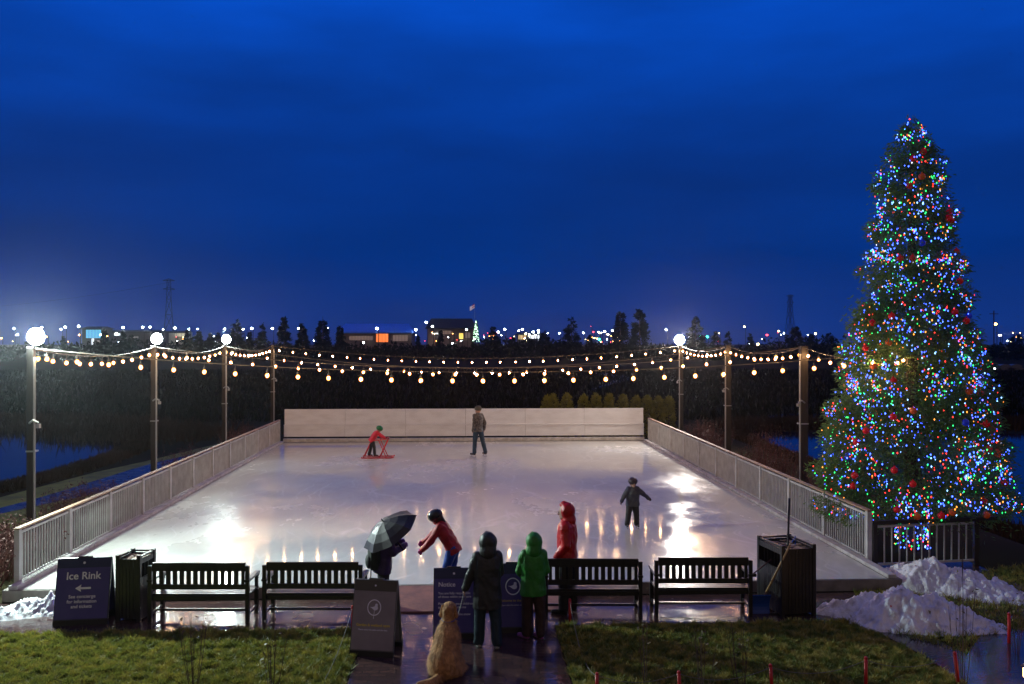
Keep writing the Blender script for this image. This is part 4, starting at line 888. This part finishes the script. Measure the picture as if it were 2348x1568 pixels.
    for k_ in ('L', 'R'):
        hj, kn, an, dd = J[k_]; s = -1 if k_ == 'L' else 1; tv = Matrix.Rotation(-s*.15+toe, 3, 'Z') @ Vector((0, 1, 0)); q = MB()
        q.cap(an+Vector((0, 0, .03*h)), an-Vector((0, 0, foot*.35)), .032*h, .030*h); q.cap(an-Vector((0, 0, foot*.45))-tv*.012*h, an+tv*.095*h-Vector((0, 0, foot*.55)), .026*h, .022*h)
        bt = q.build('boot', shoes, o, remesh=vox*.8)
        z0 = an.z-foot
        if skates:
            MB().bar(an-tv*.055*h+Vector((0, 0, -foot-.042*h)), an+tv*.135*h+Vector((0, 0, -foot-.042*h)), .008, .022*h).bar(an-tv*.03*h+Vector((0, 0, -foot)), an-tv*.03*h+Vector((0, 0, -foot-.04*h)), .012, .03).bar(an+tv*.08*h+Vector((0, 0, -foot)), an+tv*.08*h+Vector((0, 0, -foot-.04*h)), .012, .03).build('skate_blade', M['blade'], bt)
        else:
            MB().bar(an-tv*.035*h+Vector((0, 0, -foot+.006)), an+tv*.115*h+Vector((0, 0, -foot+.006)), .055*h*.9, .014).build('sole', M['sole'], bt)
    Mw = Matrix.Translation(loc) @ Matrix.Rotation(rz, 4, 'Z')
    return o, {'wr': [Mw @ (a[2]+a[3]*.05*h) for a in A], 'head': Mw @ hc, 'back': Mw @ (ch-fr*.1*h), 'M': Mw, 'sh': sh, 'ch': ch, 'fr': fr, 'ax': ax, 'h': h}
redj = cloth('red_shell', (.62, .008, .012), .35); redj2 = cloth('red_jacket', (.48, .01, .02), .55); greenj = cloth('green_shell', (.03, .26, .03), .5)
darkj = cloth('dark_coat', (.035, .038, .036), .45); blackp = cloth('black_trousers', (.015, .015, .018), .6); tealp = cloth('dark_teal_trousers', (.012, .035, .05), .6)
brownp = cloth('brown_trousers', (.045, .022, .018), .7); bluep2 = cloth('blue_trousers', (.01, .07, .42), .5); purj = cloth('purple_jacket', (.05, .025, .11), .6)
navyk = cloth('navy_jacket', (.02, .025, .06), .6, col2=(.06, .07, .07)); jean = cloth('jeans', (.025, .06, .11), .8); redk = cloth('bright_red', (.75, .01, .04), .5)
shoew = mat('pale_shoe', (.40, .42, .38), .5); shoep = mat('purple_shoe', (.28, .08, .25), .5); shoeb = mat('black_boot', (.02, .02, .02), .4); pink = cloth('pink_mitten', (.55, .04, .30), .7)
purg = cloth('purple_mitten', (.16, .05, .36), .7); plaid = cloth('plaid_shirt', (.03, .027, .026), .8, col2=(.15, .14, .14))
plaid.node_tree.nodes['Noise Texture'].inputs['Scale'].default_value = 16

# P3 dark coat with the dog
p = G(1117, 1484); _, d3 = person('person in a dark hooded coat holding a dog leash, seen from behind', (p.x, p.y, 0), .12, 1.60, darkj, tealp, shoew, legs=((.06, .02), (-.08, .05)), spread=(.05, .07),
      arms=((.10, .30, .18, .0), (.25, .12, 1.0, .9)), hem=.17, hood=darkj, turn=.35, bulk=1.12, nod=.15)
# P4 green
p = G(1222, 1464); person('person in a bright green hooded jacket, seen from behind', (p.x, p.y, 0), .05, 1.52, greenj, brownp, shoep, legs=((.03, .02), (-.03, .02)), spread=(.03, .05), arms=((.15, .20, .75, .7), (.15, .20, .75, .7)), hem=.10, hood=greenj, turn=.45, bulk=1.1, toe=.6, nod=.1)
# P5 red shell man
p = G(1300, 1404); person('man in a shiny red hooded jacket standing beyond the bench', (p.x, p.y+.02, 0), R(70), 1.74, redj, blackp, shoeb, legs=((.05, .03), (-.06, .05)), arms=((-.12, .16, .75, .45), (-.10, .18, .75, .45)), hem=.06, hood=redj, nod=.15, bulk=1.15, hk=.86)
# P1 umbrella
p = G(878, 1402); _, d1 = person('person in dark purple holding an umbrella at the rink opening', (p.x, p.y, 0), R(-72), 1.50, purj, blackp, shoeb, lean=.12, legs=((.08, .05), (-.05, .05)), arms=((.30, .15, 1.75, .5), (.28, .12, 1.6, .4)), hem=.10, hat='beanie', hatm=purj, glove=purg, nod=.3, bulk=1.15)
# P2 child reaching
p = G(1022, 1372, .06); person('child in red jacket and black helmet reaching forward on the ice', (p.x+.13, 14.32, .105), R(78), 1.46, redj2, bluep2, shoeb, lean=.50, legs=((.30, .30), (.12, .22)), arms=((.55, .05, .20, .0), (.80, .05, .08, .0)), hem=.05, hat='helmet', hatm=mat('black_helmet', (.02, .02, .025), .25), glove=pink, nod=.45, hair=1.6, skates=True, bulk=1.05)
# P6 child skater
p = G(1450, 1212, .2); person('small child in a dark snowsuit skating toward the camera, arms out', (p.x, p.y, .2), R(186), 1.03, navyk, blackp, shoeb, lean=.05, legs=((.05, .10), (.15, .25)), spread=(.10, .20), arms=((.10, .85, .15, 0), (.12, .60, .25, 0)), hem=.08, hat='helmet', hatm=mat('dark_helmet', (.03, .02, .03), .3), glove=cloth('dark_mitten', (.05, .01, .02)), skates=True, vox=.010, bulk=1.34, hs=1.28)
# P7 adult skater
p = G(1096, 1049, .2); person('adult in plaid shirt and jeans skating away near the far wall', (p.x, p.y, .2), R(38), 1.76, plaid, jean, shoeb, lean=.02, legs=((.10, .05), (-.22, .10)), spread=(.05, .10), arms=((-.15, .12, .5, .5), (-.30, .25, .45, .8)), hem=.05, hat='beanie', hatm=cloth('grey_beanie', (.07, .065, .05)), skates=True, vox=.013)
# P8 child on skating aid
p = G(852, 1049, .2); _, d8 = person('little child in red with green helmet leaning on a skating frame', (p.x, p.y, .2), R(-84), 1.12, redk, blackp, shoeb, lean=.60, legs=((-.10, .15), (.35, .30)), arms=((.9, .05, .15, 0), (.9, .05, .15, 0)), hem=.06, hat='helmet', hatm=mat('green_helmet', (.01, .16, .05), .3), glove=cloth('dark_glove', (.03, .01, .01)), skates=True, vox=.010, nod=.4, bulk=1.2, hs=1.25)
# skating aid
fr_ = mat('red_tube', (.62, .012, .015), .3); sa = thing('skating_aid', 'red tubular skating frame on the ice in front of the small child', 'skating aid', (p.x+.25, p.y, .2))
for s in (-1, 1):
    y = s*.26; MB().tube([(-.56, y, .05), (-.60, y, .03), (-.40, y, .022), (.45, y, .022), (.56, y, .05)], .02).build('runner', fr_, sa, smooth=True)
    MB().tube([(-.52, y, .03), (-.25, y, .62), (.35, y, .70)], .016).build('side_tube', fr_, sa, smooth=True)
    MB().tube([(.30, y, .03), (.02, y, .66)], .016).tube([(.05, y, .03), (.36, y, .70)], .016).build('brace', fr_, sa, smooth=True)
MB().tube([(.35, -.28, .70), (.35, .28, .70)], .018).build('handlebar', M['blackm'], sa, smooth=True); MB().tube([(.5, -.26, .04), (.5, .26, .04)], .018).build('cross_tube', fr_, sa, smooth=True)

# umbrella
um = thing('umbrella', 'grey and black tilted umbrella over the person in purple', 'umbrella', P(906, 1234, 13.75))
axu = Vector((-.50, -.30, .82)).normalized(); xx_ = axu.cross(Vector((0, 1, 0))).normalized(); yy_ = axu.cross(xx_)
b = MB(); n_ = 8; Lh = .36; ru = .48; prof_ = [(0, .0), (.25, .02), (.5, .06), (.78, .13), (1.0, .21)]; v = []; f = []
for r_, dp in prof_[1:]:
    for k_ in range(n_*4):
        a_ = 2*math.pi*k_/(n_*4); seg = (k_ % 4)/4.; sag_ = 1-.10*math.sin(seg*math.pi)*r_; v.append(axu*(Lh-dp*1.0+(.015*math.sin(seg*math.pi)*-r_))+(xx_*math.cos(a_)+yy_*math.sin(a_))*ru*r_*sag_)
v.append(axu*Lh); m_ = n_*4; f = []; mi_ = []
for k_ in range(m_): f.append((len(v)-1, k_, (k_+1) % m_)); mi_.append((k_//4) % 2 if k_//4 in (3, 4) else 0)
for j in range(3):
    for k_ in range(m_): f.append((j*m_+k_, (j+1)*m_+k_, (j+1)*m_+(k_+1) % m_, j*m_+(k_+1) % m_))
b.raw(v, f); b.m = [1 if ((q[1] % m_)//4) in (0, 7) else 0 for q in f]
cn = b.build('canopy', [mat('grey_canopy', (.05, .044, .044), .6, col2=(.03, .027, .027), scale=6), mat('navy_canopy', (.035, .03, .06), .45)], um); s_ = cn.modifiers.new('s', 'SOLIDIFY'); s_.thickness = .004
MB().tube([axu*-.16, axu*(Lh+.05)], .009).build('shaft', M['blackm'], um); MB().tube([axu*-.24, axu*-.12], .017, n=8).build('handle', M['blackm'], um)
b = MB()
for k_ in range(8):
    a_ = 2*math.pi*k_/8; dv = (xx_*math.cos(a_)+yy_*math.sin(a_)); b.tube([axu*Lh*.98, axu*(Lh-.066)+dv*ru*.5, axu*(Lh-.215)+dv*ru*1.0], .005, n=4)
b.build('ribs', M['blackm'], um)
# backpack
bkp = d1['back']; bp_ = thing('backpack', 'dark green-black backpack worn under the umbrella', 'backpack', bkp+Vector((.02, -.02, -.17)), R(-72))
MB().ball((0, -.04, 0), (.16, .11, .24), 14, 10).box((0, -.06, -.05), (.24, .12, .30)).build('bag', cloth('backpack_cloth', (.02, .03, .022), .7), bp_, remesh=.012, wrinkle=.004)
MB().ball((0, -.13, -.08), (.11, .06, .12), 12, 8).build('pocket', cloth('pocket_cloth', (.03, .035, .03)), bp_, remesh=.012)
b = MB()
for s in (-1, 1): b.tube([(s*.08, .02, .2), (s*.10, .14, .22), (s*.11, .2, .05), (s*.10, .1, -.2)], .014)
b.tube([(.02, -.1, -.2), (.03, -.12, -.55), (.06, -.10, -.62)], .008, n=5).build('strap', M['blackm'], bp_)

# ---------------------------------------------------------------- dog (sitting, seen from behind)
pd = G(1020, 1556); dg_ = thing('dog', 'golden retriever sitting on the walkway, seen from behind', 'dog', (pd.x, pd.y+.12, 0), R(-12)); b = MB()
b.ball((0, -.02, .22), (.20, .20, .21), 18, 12)                      # rump
b.cap((0, .0, .28), (0, .14, .52), .178, .145); b.cap((0, .14, .50), (0, .19, .60), .125, .10)   # back, chest
b.cap((0, .17, .58), (.0, .20, .72), .092, .078)                      # neck
b.ball((0, .215, .800), (.090, .10, .088), 16, 12); b.cap((0, .27, .785), (.01, .40, .755), .052, .036); b.cap((0.01, .41, .765), (.01, .425, .765), .022, .018)
for s in (-1, 1):
    b.ball((s*.135, .06, .15), (.085, .17, .14), 14, 10)              # thigh
    b.cap((s*.16, .20, .06), (s*.17, .02, .035), .040, .032); b.cap((s*.17, .16, .03), (s*.18, .29, .028), .034, .034)   # hock, hind foot
    b.cap((s*.075, .22, .46), (s*.08, .27, .24), .062, .042); b.cap((s*.08, .27, .24), (s*.085, .28, .05), .040, .030); b.cap((s*.085, .27, .03), (s*.09, .34, .028), .036, .034)
b.cap((-.0, -.18, .08), (-.10, -.36, .045), .045, .04); b.cap((-.10, -.36, .045), (-.24, -.42, .04), .042, .022)
db = b.build('body', M['dog'], dg_, remesh=.009, wrinkle=.008)
for s in (-1, 1): MB().cap((s*.078, .19, .84), (s*.10, .20, .72), .022, .030).ball((s*.10, .205, .73), (.022, .045, .055), 10, 8).build('ear', M['dog'], dg_, remesh=.007, wrinkle=.004)
MB().ball((.01, .437, .77), (.02, .015, .015), 8, 6).build('nose', M['eye'], dg_, smooth=True)
me = db.data; rs = np.random.default_rng(8); nv = len(me.vertices); cov = np.empty(nv*3, np.float32); me.vertices.foreach_get('co', cov); cov = cov.reshape(-1, 3); nrm = np.array([list(q.normal) for q in me.vertices])
ii = rs.integers(0, nv, 15000); c0 = cov[ii]; n0 = nrm[ii]; dn = np.array([0, -.1, -1.])+n0*.38+rs.normal(size=n0.shape)*.22; dn /= np.linalg.norm(dn, axis=1, keepdims=True); ln = rs.uniform(.03, .075, (len(ii), 1))*np.where(c0[:, 2:3] > .7, .4, 1)
sdv = np.cross(dn, n0); sdv /= (np.linalg.norm(sdv, axis=1, keepdims=True)+1e-6)
v = np.stack([c0-sdv*.006, c0+sdv*.006, c0+dn*ln+n0*.010], 1).reshape(-1, 3); v[:, 2] = np.maximum(v[:, 2], .003)
arr_obj('fur', v, np.arange(len(ii)*3).reshape(-1, 3), mat('golden_fur', (.78, .42, .14), .7, col2=(.42, .20, .06), scale=12, contrast=(.38, .62)), dg_)
co_ = thing('leash', 'thin pale leash from the coated person to the dog', 'leash', d3['wr'][0])
dm = Matrix.Translation(dg_.location) @ Matrix.Rotation(dg_.rotation_euler.z, 4, 'Z'); col_ = dm @ Vector((.06, .20, .69))
h0 = d3['wr'][0]; b = MB(); b.tube([(h0.lerp(col_, k_/8)-Vector((0, 0, .10*math.sin(math.pi*k_/8))))-h0 for k_ in range(9)], .006, n=5)
b.tube([(0, 0, .0), (.03, 0, -.06), (.0, .0, -.16), (-.01, 0, -.05)], .006, n=5).build('strap', M['rope'], co_)
b = MB(); b.tube([dm @ (Vector((0, .185, .68))+Vector((.093*math.cos(a_), .093*math.sin(a_), .02*math.sin(a_)))) - h0 for a_ in [k_*.524 for k_ in range(13)]], .008, n=5); b.build('collar', bluep, co_)

# ================================================================== FAR TOWN
wl = {'w': ((.80, .90, 1.0), 60), 'o': ((1, .38, .08), 30), 'g': ((.02, 1, .55), 30), 'r': ((1, .04, .05), 12), 'y': ((1, .75, .3), 22)}
LM = {k_: mat('far_lamp_'+k_, (.5, .5, .5), .4, emit=c_, estr=s_, sampling='NONE') for k_, (c_, s_) in wl.items()}
lampn = {'w': 'white', 'o': 'orange', 'g': 'green', 'r': 'red', 'y': 'yellow'}
far = [(32, 753, 'w', 4), (3, 775, 'o', 4), (96, 750, 'w', 4), (140, 755, 'w', 4), (149, 750, 'w', 5), (180, 748, 'w', 6), (182, 768, 'o', 5), (267, 766, 'w', 7), (282, 751, 'w', 5), (327, 750, 'w', 5), (344, 750, 'w', 5), (374, 755, 'w', 3), (401, 752, 'w', 6),
       (433, 754, 'w', 3), (453, 754, 'w', 3), (515, 754, 'w', 4), (549, 751, 'w', 4), (557, 755, 'w', 5), (577, 753, 'w', 6), (567, 775, 'w', 4), (624, 753, 'w', 6), (684, 753, 'w', 5), (719, 781, 'w', 3), (751, 752, 'w', 4), (864, 753, 'w', 7), (833, 785, 'w', 4), (953, 756, 'w', 6),
       (977, 739, 'w', 6), (991, 748, 'w', 5), (1069, 756, 'w', 5), (1037, 787, 'w', 3), (1157, 755, 'w', 5), (1142, 761, 'w', 5), (1189, 758, 'w', 4), (1197, 755, 'w', 5), (1205, 765, 'y', 5), (1213, 767, 'w', 4), (1222, 761, 'w', 5), (1234, 758, 'w', 6), (1227, 768, 'w', 4), (1282, 764, 'w', 4),
       (1337, 763, 'w', 4), (1354, 748, 'r', 2), (1360, 761, 'r', 4), (1372, 761, 'w', 4), (1386, 760, 'w', 5), (1361, 775, 'y', 4), (1374, 778, 'g', 6), (1404, 758, 'w', 4), (1527, 756, 'w', 4), (1580, 770, 'w', 4), (1605, 771, 'g', 5), (1621, 772, 'g', 6), (1706, 749, 'y', 5), (1719, 788, 'w', 4),
       (1737, 789, 'y', 7), (1758, 768, 'r', 6), (1785, 759, 'y', 5), (1797, 764, 'w', 3), (1869, 765, 'y', 6), (2282, 743, 'o', 8)]
for _i in range(95):
    _x = rnd.choice([rnd.uniform(0, 560), rnd.uniform(1110, 1260), rnd.uniform(1340, 1420), rnd.uniform(1640, 1900), rnd.uniform(950, 1160), rnd.uniform(2290, 2347)]); far.append((_x, rnd.uniform(762, 784), rnd.choice('wwwooyyr'), rnd.choice([2, 2, 3])))
flab = lambda px: ('at the far left edge of the horizon', 'above the first span of string lights', 'between the first two left floodlights', 'above the farthest left span of bulbs', 'over the long blue-roofed building', 'around the flagged building',
                   'in the bright cluster right of the flag', 'near the two tall conifers', 'right of the right-hand floodlight', 'above the right-hand posts', 'left of the lit tree', 'right of the lit tree')[min(11, sum(px > q for q in (60, 190, 340, 540, 770, 945, 1110, 1270, 1500, 1680, 1760, 2000)))]
seen = {}
for (px, py, k_, r_) in far:
    Yd = 300.+((px*37) % 90); p = P(px, py, Yd); zb = float(H0(np.array(p.x), np.array(Yd))); lab = f'distant {lampn[k_]} {"traffic signal" if k_ in "g" else "street lamp"} {flab(px)}'
    o = thing('traffic_light' if k_ == 'g' else 'street_lamp', lab, 'traffic light' if k_ == 'g' else 'street lamp', (p.x, Yd, zb), group=f'{lampn[k_]} lamps {flab(px)}'); hh = p.z-zb
    MB().tube([(.5, 0, 0), (.5, 0, hh+.2)], .12, n=6).bar((.5, 0, hh+.3), (-.2, 0, hh+.3), .12).build('pole', M['blackm'], o)
    MB().ball((0, 0, hh), (r_*.068*Yd/330, r_*.068*Yd/330, r_*.058*Yd/330), 8, 6).build('lamp_head', LM[k_], o, smooth=True)
def pylon(px, ptop, pbase, Yd, hw, label):
    p = P(px, ptop, Yd); zb = float(H0(np.array(p.x), np.array(float(Yd)))); h_ = p.z-zb; w_ = hw*Yd/2000; o = thing('pylon', label, 'pylon', (p.x, Yd, zb), .3); b = MB()
    lv = [(0, 1), (.25, .72), (.5, .5), (.72, .34), (.86, .30), (1, .26)]; r_ = .11
    for (a0, s0), (a1, s1) in zip(lv, lv[1:]):
        c0 = [Vector((x*w_*s0, y*w_*s0, a0*h_)) for x, y in ((-1, -1), (1, -1), (1, 1), (-1, 1))]; c1 = [Vector((x*w_*s1, y*w_*s1, a1*h_)) for x, y in ((-1, -1), (1, -1), (1, 1), (-1, 1))]
        for i in range(4): b.bar(c0[i], c1[i], r_*2); b.bar(c0[i], c1[(i+1) % 4], r_*1.4); b.bar(c0[(i+1) % 4], c1[i], r_*1.4); b.bar(c1[i], c1[(i+1) % 4], r_*1.4)
    b.build('lattice', M['blackm'], o)
    for a_ in (.86, .98): MB().bar((-w_*.9, 0, a_*h_), (w_*.9, 0, a_*h_), .35).bar((-w_*.9, 0, a_*h_), (0, 0, a_*h_+.9), .2).bar((w_*.9, 0, a_*h_), (0, 0, a_*h_+.9), .2).build('crossarm', M['blackm'], o)
    return p
pt = pylon(387, 640, 770, 420, 14, 'tall lattice power pylon on the left skyline'); pylon(1811, 676, 770, 700, 12, 'faint lattice power pylon on the right skyline')
o = thing('power_line', 'thin power line running left from the tall pylon', 'power line', pt); e2 = P(-60, 700, 420); b = MB(); b.tube([(pt.lerp(e2, k_/10)-Vector((0, 0, 1.5+2.5*4*(k_/10)*(1-k_/10)*.5)))-pt for k_ in range(11)], .045, n=4); b.build('wire', M['blackm'], o)
# orange-lit utility pole right of the tree
p = P(2278, 712, 260); o = thing('utility_pole', 'dark wooden utility pole right of the decorated tree', 'utility pole', (p.x, 260, 0)); MB().tube([(0, 0, -.5), (0, 0, p.z)], .16, n=7).build('pole', M['trunk'], o); MB().bar((-1.4, 0, p.z-1), (1.4, 0, p.z-1), .2).build('crossarm', M['trunk'], o)

def bldg(name, label, x0, x1, ptop, pwall, Yd, wallm, roofm, wins, depth=14, gable=True):
    zb = 1.0; a = P(x0, pwall, Yd); c_ = P(x1, pwall, Yd); tz = P(x0, ptop, Yd).z; o = thing(name, label, 'building', ((a.x+c_.x)/2, Yd, zb)); w2 = (c_.x-a.x)/2; hw = a.z-zb; ht = tz-zb
    MB().box((0, depth/2, hw/2), (2*w2, depth, hw)).build('wall', wallm, o)
    b = MB(); e_ = 1.0
    b.raw([(-w2-e_, -e_, hw), (w2+e_, -e_, hw), (w2+e_, depth+e_, hw), (-w2-e_, depth+e_, hw), (-w2*.88, depth*.5, ht), (w2*.88, depth*.5, ht), (-w2-e_, -e_, hw-.4), (w2+e_, -e_, hw-.4)], [(0, 1, 5, 4), (1, 2, 5), (2, 3, 4, 5), (3, 0, 4), (6, 7, 1, 0), (0, 3, 2, 1)])
    b.build('roof', roofm, o)
    for (q0, q1, r0, r1, em) in wins:
        u0, u1 = P(q0, r0, Yd), P(q1, r1, Yd); cx, cz = (u0.x+u1.x)/2-o.location.x, (u0.z+u1.z)/2-zb; ww, wh = u1.x-u0.x, u0.z-u1.z
        f_ = MB().box((cx, -.06, cz), (ww+.25, .10, wh+.25)).build('window', M['blackrail'], o); b = MB(); nn = max(1, int(ww/1.2))
        for i in range(nn): b.box((cx-ww/2+ww*(i+.5)/nn, -.13, cz), (ww/nn-.12, .04, wh)); 
        b.build('pane', em, f_)
em = lambda n_, c_, s_: mat(n_, (.3, .3, .3), .4, emit=c_, estr=s_, sampling='NONE')
wo = em('window_orange', (1, .20, .03), 1.3); wt = em('window_turquoise', (.10, .55, .9), .9); ww_ = em('window_white', (.9, .95, 1), 1.5); wy = em('window_yellow', (1, .7, .12), 1.3); wd_ = em('window_dim', (.5, .30, .22), .25)
tau = mat('taupe_wall', (.20, .15, .12), .8, emit=(.35, .25, .2), estr=.0); dkw = mat('dark_wall', (.06, .055, .055), .8); cream = mat('cream_wall', (.5, .48, .38), .8)
blr = mat('blue_metal_roof', (.10, .30, .85), .35, .3); dkr = mat('dark_roof', (.02, .02, .025), .7)
bldg('long_building', 'long low building with a shiny blue metal roof', 772, 942, 740, 762, 370, tau, blr, [(862, 890, 765, 784, wo), (800, 855, 770, 780, wd_), (900, 935, 768, 782, wd_)], depth=26)
bldg('pavilion', 'dark hip-roofed building below the flag', 980, 1088, 729, 752, 372, tau, dkr, [(1052, 1062, 764, 777, wy), (990, 1006, 763, 766, ww_), (1010, 1035, 758, 766, wd_), (1066, 1078, 762, 775, wd_)])
bldg('shop_building', 'turquoise-lit glass shop front on the far left', 188, 240, 748, 753, 372, dkw, dkr, [(197, 232, 756, 775, wt), (210, 216, 776, 790, ww_), (222, 236, 780, 788, wd_)], depth=8)
bldg('shed', 'dark flat building right of the turquoise shop front', 243, 372, 756, 760, 380, dkw, dkr, [(262, 276, 764, 769, ww_), (298, 318, 771, 775, wd_)], depth=8)
bldg('warehouse', 'pale cream building between the first two left floodlights', 374, 428, 758, 761, 390, cream, dkr, [(400, 424, 764, 772, em('window_cream', (.8, .75, .5), .55))], depth=8)
bldg('far_store', 'brightly lit distant store right of the flag', 1186, 1240, 762, 766, 390, dkw, dkr, [(1188, 1206, 768, 778, em('window_gold', (1, .7, .3), .7)), (1212, 1238, 768, 776, ww_)], depth=8)
# flag
p = P(1088, 696, 360); o = thing('flagpole', 'flagpole with a pale flag above the hip-roofed building', 'flagpole', (p.x, 360, 1)); hz_ = p.z-1
MB().tube([(0, 0, 0), (0, 0, hz_)], .07, n=6).build('pole', M['conduit'], o)
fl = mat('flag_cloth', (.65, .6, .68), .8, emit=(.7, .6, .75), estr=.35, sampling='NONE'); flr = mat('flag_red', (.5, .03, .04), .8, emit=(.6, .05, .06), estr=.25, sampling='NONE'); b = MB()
for i in range(8):
    for j in range(4):
        q = lambda u, w__: (-.1-u*.24, .25*math.sin(u*1.1), hz_-.1-w__*.42-u*.16+.05*math.sin(u)); b.raw([q(i, j), q(i+1, j), q(i+1, j+1), q(i, j+1)], [(0, 1, 2, 3)], 1 if j % 2 == 0 and i < 4 else 0)
b.build('flag', [fl, flr], o)
# small lit tree beside the flagged building
p = P(1091, 736, 345); zb = 1.5; o = thing('pine_tree', 'small far-off conifer strung with pale greenish lights under the flag', 'tree', (p.x, 345, zb)); hgt = p.z-zb; rs = np.random.default_rng(77)
MB().tube([(0, 0, -.3), (0, 0, hgt*.9)], .15, n=6).build('trunk', M['trunk'], o); pf = lambda z: 1.9*np.clip(1-z/hgt, 0, 1)+.1
cs, ow = crown_points(rs, 2500, pf, .3, hgt, 60, thick=.1); v, f = leafcloud(cs, .5, rs, (1, .5), outward=ow); arr_obj('crown', v, f, M['needle2'], o)
o2 = thing('tree_light_string', 'pale greenish lights on the small far-off conifer', 'string lights', (p.x, 345, zb)); z_ = hgt*rs.uniform(.3, 1, 90); th = rs.uniform(3.3, 6.1, 90); r_ = pf(z_)*1.0
v, f, m_ = oct_mesh(np.stack([r_*np.cos(th), r_*np.sin(th), z_], 1), np.full(90, .14), np.zeros(90, int)); q = arr_obj('bulbs', v, f, em('pale_green_light', (.6, 1, .65), 3.5), o2); q['kind'] = 'stuff'
# cars far right
for i, (px, py, lab) in enumerate([(2300, 822, 'distant parked car right of the lit tree, left of two'), (2325, 823, 'distant parked car at the right edge of the picture')]):
    p = P(px, py, 160); zb = float(H0(np.array(p.x), np.array(160.))); o = thing('parked_car', lab, 'car', (p.x, 160, zb), group='cars far beyond the pond')
    MB().loft([((0, -.85, 0.55), 2.1, .25), ((0, .85, .55), 2.1, .25)], Vector((1, 0, 0)), Vector((0, 0, 1)), n=12).loft([((0, -.7, 1.05), 1.1, .38), ((0, .7, 1.05), 1.1, .38)], Vector((1, 0, 0)), Vector((0, 0, 1)), n=10).build('body', mat('car_paint', (.12, .12, .14), .3), o)
    for x in (-1.3, 1.3):
        for y in (-.85, .85): MB().tube([(x, y-.1, .33), (x, y+.1, .33)], .33, n=12).build('wheel', M['sole'], o)
    for y in (-.6, .6): MB().ball((-2.1, y, .62), (.10, .16, .12), 8, 6).build('headlight', LM['w'], o)
HAZE = True
if HAZE:
    zt = 60; b = MB().box((0, 300, (zt-2.2)/2), (1900, 1100, zt+2.2)); hm2 = bpy.data.materials.new('mist'); hm2.use_nodes = True; n = hm2.node_tree; n.nodes.clear()
    oo = n.nodes.new('ShaderNodeOutputMaterial'); pv = n.nodes.new('ShaderNodeVolumePrincipled'); pv.inputs['Color'].default_value = (.9, .93, 1, 1); pv.inputs['Density'].default_value = .00023; pv.inputs['Anisotropy'].default_value = .9
    n.links.new(pv.outputs[0], oo.inputs['Volume']); tag(b.build('haze', hm2), 'thin drizzle mist filling the air', 'haze', kind='stuff')
bpy.data.scenes.remove(TMP)
